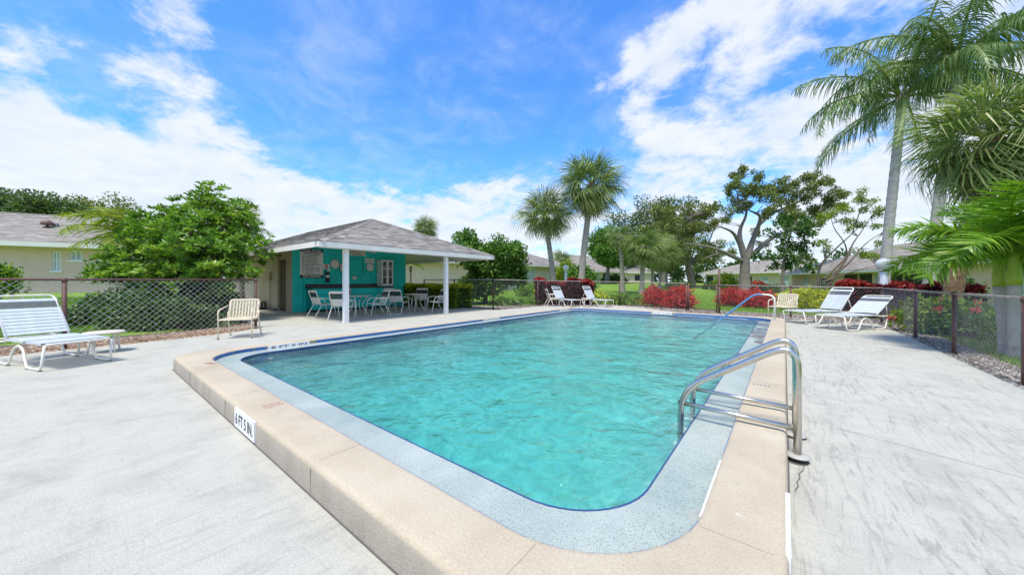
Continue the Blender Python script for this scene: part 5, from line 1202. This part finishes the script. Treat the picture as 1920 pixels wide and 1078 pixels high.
for px, D, w, h, lm, lab in ((938, 17.6, 1.0, .6, 'shrubleaf', 'low dark green plant just behind the first far fence post'), (965, 18.0, 1.3, .45, 'shrubleaf', 'low green plant between two far fence posts'), (1000, 18.4, .9, .4, 'shrubleaf', 'low green plant before left end of wine hedge'),
                       (1125, 19.2, .8, .8, 'yellowleaf', 'tall yellow green seedling right of wine red hedge'), (1150, 18.7, 1.0, .55, 'limeleaf', 'lime green plant behind the farther chaise'), (1172, 18.2, .9, .7, 'shrubleaf', 'dark green plant before the slim palm trunk'), (1192, 17.8, .9, .6, 'limeleaf', 'lime plant left of the red shrubs'),
                       (983, 27, 1.6, 1.15, 'bushleaf', 'rounded bright shrub by grey gabled house wall'), (1000, 30, 1.2, .8, 'yellowleaf', 'yellow shrub under house window left of tall palms'), (1090, 34, 2.4, 2.6, 'shrubleaf', 'green bush right of globe lamp between tall palms'), (1062, 38, 2.0, 3.2, 'limeleaf', 'pale flowering bush left of globe lamp'),
                       (1362, 34, 1.7, 1.9, 'limeleaf', 'lime green bush left of the forked oak trunk'), (1340, 38, 2.4, 1.0, 'darkleaf', 'dark clipped bush left of the lime bush'), (1440, 33, 3.6, .8, 'darkleaf', 'low dark planting right of forked oak trunk'), (1422, 36, 1.2, 1.2, 'redleaf', 'reddish bush under pale house window'),
                       (1592, 23, 1.0, 1.2, 'bushleaf', 'green potted plant beside the dark porch screens'), (1755, 12.4, .9, 1.4, 'darkleaf', 'dark shrub under the bright green palm fronds'), (1805, 12.8, 1.1, 1.35, 'darkleaf', 'dark rounded shrub against the right house wall'), (1850, 9.8, .6, .4, 'limeleaf', 'low lime plant at the foot of right twin palm'), (1275, 40, 3.0, .9, 'shrubleaf', 'low green bush at foot of the dense oak'), (1150, 56, 4.5, 1.2, 'darkleaf', 'dark clipped planting before the distant porch')):
    shrub('garden_shrub', lab, px, D, w, h, lm, .07+.006*D, .04+.003*D, 14000/(D*D)+60)
for px, D, lab, fl in ((1748, 8.2, 'pink flowering shrub between the two nearest right fence posts', 7), (1808, 7.6, 'pink flowering shrub just beyond the second right fence post', 9)):
    shrub('flowering_shrub', lab, px, D, 1.15, .98, 'limeleaf' if fl == 7 else 'shrubleaf', .12, .055, 620, flower=('pinkpetal', fl, .075, .05), group='pink flowering shrubs by the right fence', base=-.05)

# ---- palms
def fan_mesh(L, droop, seed, mat='fan', nseg=40, pet=.5):
    """one fan shaped frond: petiole along +x, segments radiating from its end"""
    r_ = random.Random(seed); V = []; rn = []
    def q(a, b, c, d, t): V.extend([a, b, c, d]); rn.append(t)
    pl = L*pet; n = 4; pp = [Vector((pl*i/n, 0, -.10*pl*(i/n)**2)) for i in range(n+1)]; w = .018*L+.006
    for a, b in zip(pp, pp[1:]):
        q(a+Vector((0, -w, 0)), b+Vector((0, -w, 0)), b+Vector((0, w, .004)), a+Vector((0, w, .004)), .75)
    hub = pp[-1]; fl = L*(1-pet)*1.5
    for k in range(nseg):
        a = R(-128+256*k/(nseg-1))+r_.uniform(-.05, .05); ln = fl*(.78+.28*math.cos(a*.6))*r_.uniform(.9, 1.08); d = Vector((math.cos(a), math.sin(a), 0)); s_ = Vector((-d.y, d.x, 0)); ww = ln*math.tan(R(256/nseg)/2)*.72
        dz = -droop*abs(math.sin(a))*.5-.12; lift = .05*ln*(1 if k % 2 else -1); t = min(1, max(0, r_.gauss(.5, .22)))
        m1 = hub+d*ln*.5+Vector((0, 0, dz*ln*.22)); m2 = hub+d*ln*.82+Vector((0, 0, dz*ln*.55-droop*.10*ln)); tip = hub+d*ln*(1.0-.12*droop)+Vector((0, 0, dz*ln*.8-droop*.32*ln*r_.uniform(.6, 1.3)))
        q(hub, m1-s_*ww*.42, m1+Vector((0, 0, lift*.4)), hub, t); q(hub, m1+Vector((0, 0, lift*.4)), m1+s_*ww*.42, hub, t*.85)
        q(m1-s_*ww*.42, m2-s_*ww*.26, m2+s_*ww*.26, m1+s_*ww*.42, t); q(m2-s_*ww*.26, tip, tip+s_*.002, m2+s_*ww*.26, min(1, t+.18))
    return quads_mesh('frond', np.array([tuple(v) for v in V]), len(rn), rn, M[mat])
def feather_mesh(L, elev, curve, nl, ll, hang, seed, mat='feather', lw=.028, rough=.3, vee=.25):
    """one feather frond rising at elev degrees and arching over; leaflets hang by hang (0 stiff, 1 limp)"""
    r_ = random.Random(seed); V = []; rn = []
    def q(a, b, c, d, t): V.extend([a, b, c, d]); rn.append(t)
    n = 16; P = [Vector((0, 0, 0))]; e = R(elev)
    for i in range(n):
        u = i/n; e2 = R(elev)-R(curve)*(u**1.25); P.append(P[-1]+Vector((math.cos(e2), r_.uniform(-.02, .02), math.sin(e2)))*L/n)
    for i in range(n):
        w = .028*L/3*(1-i/n)+.006; a, b = P[i], P[i+1]; q(a+Vector((0, -w, 0)), b+Vector((0, -w*.9, 0)), b+Vector((0, w*.9, 0)), a+Vector((0, w, 0)), .8)
        q(a+Vector((0, 0, -w)), b+Vector((0, 0, -w*.9)), b+Vector((0, 0, w*.9)), a+Vector((0, 0, w)), .7)
    for k in range(nl):
        u = .12+.88*(k+.5)/nl; i = min(n-1, int(u*n)); f = u*n-i; p = P[i].lerp(P[i+1], f); tg = (P[i+1]-P[i]).normalized(); side = Vector((0, 1, 0)); upv = side.cross(tg)*-1
        if upv.z < 0: upv = -upv
        ln = ll*(math.sin(math.pi*min(1, .14+.86*u))**.6*.75+.3)*r_.uniform(.85, 1.12)
        for s_ in (-1, 1):
            d = (tg*.55+side*s_*.85+upv*r_.uniform(-rough, rough+vee)).normalized(); a = p; pts = [a]; dd = d; m = 4
            for j in range(m):
                dd = (dd+Vector((0, 0, -hang*.55))+Vector((r_.uniform(-.05, .05), r_.uniform(-.05, .05), 0))).normalized(); pts.append(pts[-1]+dd*ln/m)
            wv = tg*lw; t = min(1, max(0, r_.gauss(.48, .2)))
            ws = (.7, 1, .85, .5, .06)
            for j in range(m): q(pts[j]-wv*ws[j], pts[j+1]-wv*ws[j+1], pts[j+1]+wv*ws[j+1], pts[j]+wv*ws[j], t)
    return quads_mesh('frond', np.array([tuple(v) for v in V]), len(rn), rn, M[mat])
FAN = [fan_mesh(1.0, dr, 40+i) for i, dr in enumerate((.5, .9, .7, 1.2))]
FAND = [fan_mesh(1.0, 1.4, 60, 'fandead')]
def palm_trunk(t, pts, rs, bark, boots=None):
    P = smoothpath(pts, 6); n = len(P); L_ = [0]
    for a, b in zip(P, P[1:]): L_.append(L_[-1]+(b-a).length)
    Q, rr = [], []
    m = max(12, int(L_[-1]/.16))
    for k in range(m+1):
        s_ = L_[-1]*k/m; i = next((i for i in range(n-1) if L_[i+1] >= s_-1e-9), n-2); u = (s_-L_[i])/max(1e-9, L_[i+1]-L_[i]); Q.append(P[i].lerp(P[i+1], u))
        v = k/m*(len(rs)-1); j = min(len(rs)-2, int(v)); rr.append((rs[j]+(rs[j+1]-rs[j])*(v-j))*(1+.035*(1 if k % 2 else -1)))
    MB().tube(Q, rr, 12).build('trunk', M[bark], t, True)
    if boots:
        mb = MB(); top = Q[-1]
        for k in range(boots):
            i = max(0, m-int(rng.random()*boots*.28)); p = Q[min(i, m)]; a = k*2.4; r_ = rr[min(i, m)]; d = Vector((math.cos(a), math.sin(a), 0))
            mb.bar(p+d*r_*.8+Vector((0, 0, -.1)), p+d*(r_+.10)+Vector((0, 0, .20)), .07, .025)
        mb.build('leaf_boots', M['darkbark'], t)
def fan_palm(label, base, D, crown_px, crad, nf, r, dead=4, bark='palmbark', seed=0, group=None, blossom=0, lo=-58, name='cabbage_palm', nd=None, ctr_d=None, boots=14, scale_v=(.8, 1.1)):
    """base: plan point; crown_px: pixel of the crown's heart at depth D; crad: reach of the fronds in metres"""
    r_ = random.Random(seed); z0 = tzf(*base); cx, cy = pt(crown_px[0], ctr_d or D); cz = pz(crown_px[1], ctr_d or D)-z0
    t = thing(name, label, 'palm tree', (*base, z0), 0, group); top = Vector((cx-base[0], cy-base[1], cz))
    palm_trunk(t, [(0, 0, -.3), (top.x*.25, top.y*.25, cz*.35), (top.x*.7, top.y*.7, cz*.72), tuple(top)], [r*1.25, r*1.02, r*.95, r*1.0], bark, boots)
    for k in range(nf):
        u = (k+.5)/nf; el = 82-(82-lo)*u**.9; az = k*2.39996+r_.uniform(-.2, .2); s_ = crad*r_.uniform(*scale_v)*(.9+.1*math.sin(u*3.1))
        me = FAN[r_.randrange(4)]; inst('frond', me, t, top+Vector((0, 0, r_.uniform(-.25, .05)*crad*.3)), (R(r_.uniform(-35, 35)), -R(el+r_.uniform(-8, 8)), az), s_)
    for k in range(dead):
        inst('dry_frond', FAND[0], t, top+Vector((0, 0, -.12*crad)), (R(r_.uniform(-60, 60)), R(r_.uniform(58, 84)), k*2.1+r_.uniform(0, 1)), crad*r_.uniform(.6, .85))
    if blossom:
        cl = [(tuple(top+Vector((-.25+.5*k, -.5, .55+.2*k))*crad*.55), .26*crad/1.8) for k in range(blossom)]; P, Dn = clump_leaves(cl, 2600, .9); leaf_obj('blossom_spray', t, M['fruit'], P, Dn, .07, .05)
    return t
fan_palm('shorter of two cabbage palms standing over the wine red hedge', pt(1041, 22.5), 22.5, (1022, 402), 1.8, 30, .17, dead=0, seed=1, group='cabbage palms beyond the fence')
fan_palm('tallest cabbage palm with yellow blossom sprays in its crown', pt(1087, 21.5), 21.5, (1109, 345), 2.05, 36, .19, dead=6, seed=2, group='cabbage palms beyond the fence', blossom=2, lo=-70)
for i, (px, bpx, D, py, cr, nf, lab) in enumerate(((1163, 1168, 31, 442, 1.2, 22, 'slim pale palm nearest the distant porch windows'), (1207, 1203, 29, 462, 1.8, 30, 'bushy crowned palm, second in the row by the oaks'), (1224, 1223, 33, 470, 1.8, 26, 'third palm in the row, before the dense oak'), (1238, 1237, 37, 472, 2.0, 38, 'fourth palm in the row with hanging dry fronds'), (1250, 1249, 41, 478, 2.0, 36, 'last palm in the row, slim, nearest the dense oak'))):
    fan_palm(lab, pt(bpx, D), D, (px, py), cr, nf, .19 if i < 2 else .14, dead=(0, 2, 3, 6, 6)[i], seed=10+i, group='cabbage palms beyond the fence', lo=-62)
fan_palm('cabbage palm top showing above the hut roof', pt(797, 46), 46, (797, 428), 1.75, 34, .2, dead=0, seed=21)
fan_palm('small distant palm between the two tall cabbage palms', pt(1054, 60), 60, (1054, 487), 1.9, 30, .2, dead=0, seed=22)
fan_palm('palm with hanging dry fronds half hidden behind the leafy bush', pt(452, 15.2), 15.2, (448, 418), 1.05, 20, .13, dead=9, seed=23)
fan_palm('leaning dark trunked fan palm beside the tall feather palms', pt(1772, 9.0), 9.0, (1866, 252), 1.6, 44, .17, dead=7, bark='darkbark', seed=24, lo=-66, boots=30, name='fan_palm')
fan_palm('low dark fan palm behind the bright green palm', pt(1890, 9.5), 9.5, (1892, 392), .9, 18, .10, dead=0, seed=25, name='fan_palm', bark='darkbark')
FEA = [(el, feather_mesh(1.0, el, cv, 50, .25, hg, 70+i, 'feather', .0056, .6)) for i, (el, cv, hg) in enumerate(((80, 70, 1.0), (62, 96, 1.1), (48, 108, 1.1), (32, 100, 1.2), (18, 100, 1.2), (2, 84, 1.2), (-16, 62, 1.1), (40, 84, 1.0)))]
FEG = [(el, feather_mesh(1.0, el, cv, 74, .23, hg, 90+i, 'feathergold', .0056, .5)) for i, (el, cv, hg) in enumerate(((40, 86, .6), (14, 80, .65)))]
def feather_palm(label, base, D, crown_px, L, nf, r, fronds, bark='queenbark', shaft=None, name='queen_palm', group=None, seed=0, gold=(), wind=None, ctr_d=None, rmul=(1.3, 1.0, .92, .82)):
    r_ = random.Random(seed); z0 = tzf(*base); cx, cy = pt(crown_px[0], ctr_d or D); cz = pz(crown_px[1], ctr_d or D)-z0; t = thing(name, label, 'palm tree', (*base, z0), 0, group); top = Vector((cx-base[0], cy-base[1], cz))
    palm_trunk(t, [(0, 0, -.3), (top.x*.3, top.y*.3, cz*.35), (top.x*.7, top.y*.7, cz*.72), tuple(top)], [r*k for k in rmul], bark, None)
    if shaft:
        sl, sr = shaft; d = Vector((top.x*.1, top.y*.1, 1)).normalized(); MB().tube([top+d*(-.02), top+d*sl*.15, top+d*sl*.5, top+d*sl, top+d*(sl*1.25)], [sr*1.0, sr*1.12, sr*.95, sr*.62, sr*.35], 14).build('crownshaft', M['crownshaft'], t, True); top = top+d*sl
    else:
        mb = MB()
        for k in range(14): a = k*2.4; v = Vector((math.cos(a), math.sin(a), 0)); mb.tube([top+v*r*.7+Vector((0, 0, -.15)), top+v*r*1.0+Vector((0, 0, .18)), top+v*r*.6+Vector((0, 0, .45))], [.06*r/.2, .05*r/.2, .03*r/.2], 5)
        mb.build('leaf_bases', M['palmbark'], t, True)
        top = top+Vector((0, 0, .25))
    for k in range(nf):
        u = (k+.5)/nf; el, me = fronds[min(len(fronds)-1, int(u*len(fronds)*.999))]; az = k*2.39996+r_.uniform(-.25, .25)
        if wind is not None:      # the breeze pulls the fronds to one side
            az = wind+(((az-wind+math.pi) % (2*math.pi))-math.pi)*.80
        if k in gold: me = FEG[k % 2][1]
        inst('frond', me, t, top, (R(r_.uniform(-22, 22)), R(r_.uniform(-7, 7)), az), L*r_.uniform(.86, 1.1))
    return t
LEFT = math.atan2(-RT[1], -RT[0])
feather_palm('left queen palm with pale ringed trunk behind the globe lamp', pt(1652, 13.0), 13.0, (1691, 196), 3.7, 20, .155, FEA, seed=3, gold=(11, 16), group='queen palms at right')
feather_palm('right queen palm, higher crown, trunk partly behind fan palm', pt(1735, 12.2), 12.2, (1795, 132), 3.8, 21, .155, FEA, seed=8, gold=(14,), group='queen palms at right')
ADO = [(el, feather_mesh(1.0, el, cv, 64, .33, hg, 120+i, 'adonidia', .0125, .4, .35)) for i, (el, cv, hg) in enumerate(((74, 70, .18), (62, 95, .22), (50, 105, .22), (40, 105, .25), (28, 95, .25)))]
feather_palm('left stem of the twin bright green palms by the fence', pt(1890, 5.85), 5.85, (1874, 535), 1.45, 13, .11, ADO, shaft=(.42, .075), name='christmas_palm', seed=5, group='twin bright green palms', ctr_d=5.9, rmul=(1.15, .82, .74, .68))
feather_palm('right stem of the twin bright green palms by the fence', pt(1906, 5.65), 5.65, (1902, 532), 1.45, 13, .11, ADO, shaft=(.44, .078), name='christmas_palm', seed=6, group='twin bright green palms', ctr_d=5.6, rmul=(1.15, .82, .74, .68))
FEL = [(el, feather_mesh(1.0, el, cv, 40, .30, .3, 140+i, 'feathergold', .011)) for i, (el, cv) in enumerate(((60, 100), (40, 95), (20, 80)))]
feather_palm('golden feather palm emerging left of the leafy bush', pt(262, 12.8), 12.8, (252, 470), 2.3, 9, .06, FEL, name='areca_palm', bark='palmbark', seed=9, wind=LEFT)
feather_palm('small yellowing feather palm just behind the hut corner', pt(770, 20), 20, (770, 505), 1.2, 9, .06, FEL, name='areca_palm', bark='palmbark', seed=12)

# ------------------------------------------------------------------ loose ground cover
def stones(name, mat, n, area, size, z, flat=.6, elong=1.0):
    """n small faceted stones; area returns plan points"""
    P = area(n); n = len(P); base = np.array([[1, 0, 0], [0, 1, 0], [-1, 0, 0], [0, -1, 0], [0, 0, 1]], float); tri = np.array([[0, 1, 4], [1, 2, 4], [2, 3, 4], [3, 0, 4]])
    s_ = nr.uniform(size[0], size[1], (n, 1, 1)); V = base[None]*s_*np.array([1, 1/elong, flat])*(1+nr.uniform(-.3, .3, (n, 5, 1))); a = nr.random(n)*6.28; c, sn = np.cos(a)[:, None], np.sin(a)[:, None]
    X = V[..., 0]*c-V[..., 1]*sn; Y = V[..., 0]*sn+V[..., 1]*c; zz = tz(P[:, 0], P[:, 1]) if z is None else np.full(n, z)
    V = np.stack([X+P[:, 0:1], Y+P[:, 1:2], V[..., 2]+zz[:, None]-.004], -1).reshape(-1, 3); Fc = (tri[None]+(np.arange(n)*5)[:, None, None]).reshape(-1, 3)
    me = bpy.data.meshes.new(name); me.from_pydata(V.tolist(), [], Fc.tolist()); at = me.attributes.new('rnd', 'FLOAT', 'FACE'); at.data.foreach_set('value', np.repeat(nr.random(n), 4).astype(np.float32)); me.materials.append(mat)
    o = link(bpy.data.objects.new(name, me)); o['kind'] = 'stuff'
def band(poly_l, poly_r):
    A = np.array(poly_l, float); B = np.array(poly_r, float)
    def f(n):
        seg = np.linalg.norm(A[1:]-A[:-1], axis=1); i = nr.choice(len(seg), n, p=seg/seg.sum()); u = nr.random((n, 1)); w = nr.random((n, 1)); return (A[i]*(1-u)+A[i+1]*u)*(1-w)+(B[i]*(1-u)+B[i+1]*u)*w
    return f
stones('gravel', M['pebble'], 7000, band([(2.11, 1.5), (2.09, 7), (2.11, 11), (2.08, 14.1)], [(2.6, 1.5), (2.62, 7), (2.65, 11), (3.0, 15.8)]), (.016, .045), -.03)
stones('gravel', M['pebble'], 6000, band([(2.05, 14.2), (-3.2, 14.6), (-5.5, 16.35), (-7.2, 16.65), (-9.3, 14.2), (-9.5, 11.1)], [(2.8, 16.3), (-2.9, 16.9), (-6.6, 18.6), (-9.7, 16.8), (-10.8, 13.2), (-12.8, 12.2)]), (.02, .05), -.028)
stones('bark_mulch', M['mulch'], 9000, band([(-9.82, -5), (-9.93, .7), (-10.1, 1.95), (-10.7, 3.0)], [(-11.2, -5), (-11.4, .7), (-11.8, 1.95), (-12.6, 3.3)]), (.02, .055), -.03, .35, 1.9)
def grass(name, n, area, h):
    P = area(n); n = len(P); z = tz(P[:, 0], P[:, 1]); B = np.stack([P[:, 0], P[:, 1], z], 1); a = nr.random(n)*6.28; s_ = np.stack([np.cos(a), np.sin(a), np.zeros(n)], 1)*.006; ln = nr.normal(size=(n, 3))*np.array([.35, .35, 0])+np.array([0, 0, 1]); ln = unit(ln)*nr.uniform(h*.5, h*1.2, (n, 1))
    V = np.empty((n, 4, 3)); V[:, 0] = B-s_; V[:, 1] = B+s_; V[:, 2] = B+ln+s_*.15; V[:, 3] = B+ln-s_*.15; me = quads_mesh(name, V.reshape(-1, 3), n, nr.random(n), M['grassblade']); o = link(bpy.data.objects.new(name, me)); o['kind'] = 'stuff'
grass('grass', 80000, band([(2.55, 3), (2.6, 9), (2.8, 16)], [(7, 3), (8, 9), (9, 17)]), .075)
grass('grass', 70000, band([(-11.6, -4), (-12.4, 1.5)], [(-21, -6), (-21, 4)]), .08)
grass('grass', 70000, band([(-12.5, 14), (-6.2, 18.5), (-2.6, 17.2), (3, 16.5)], [(-24, 26), (-10, 34), (2, 32), (9, 28)]), .11)
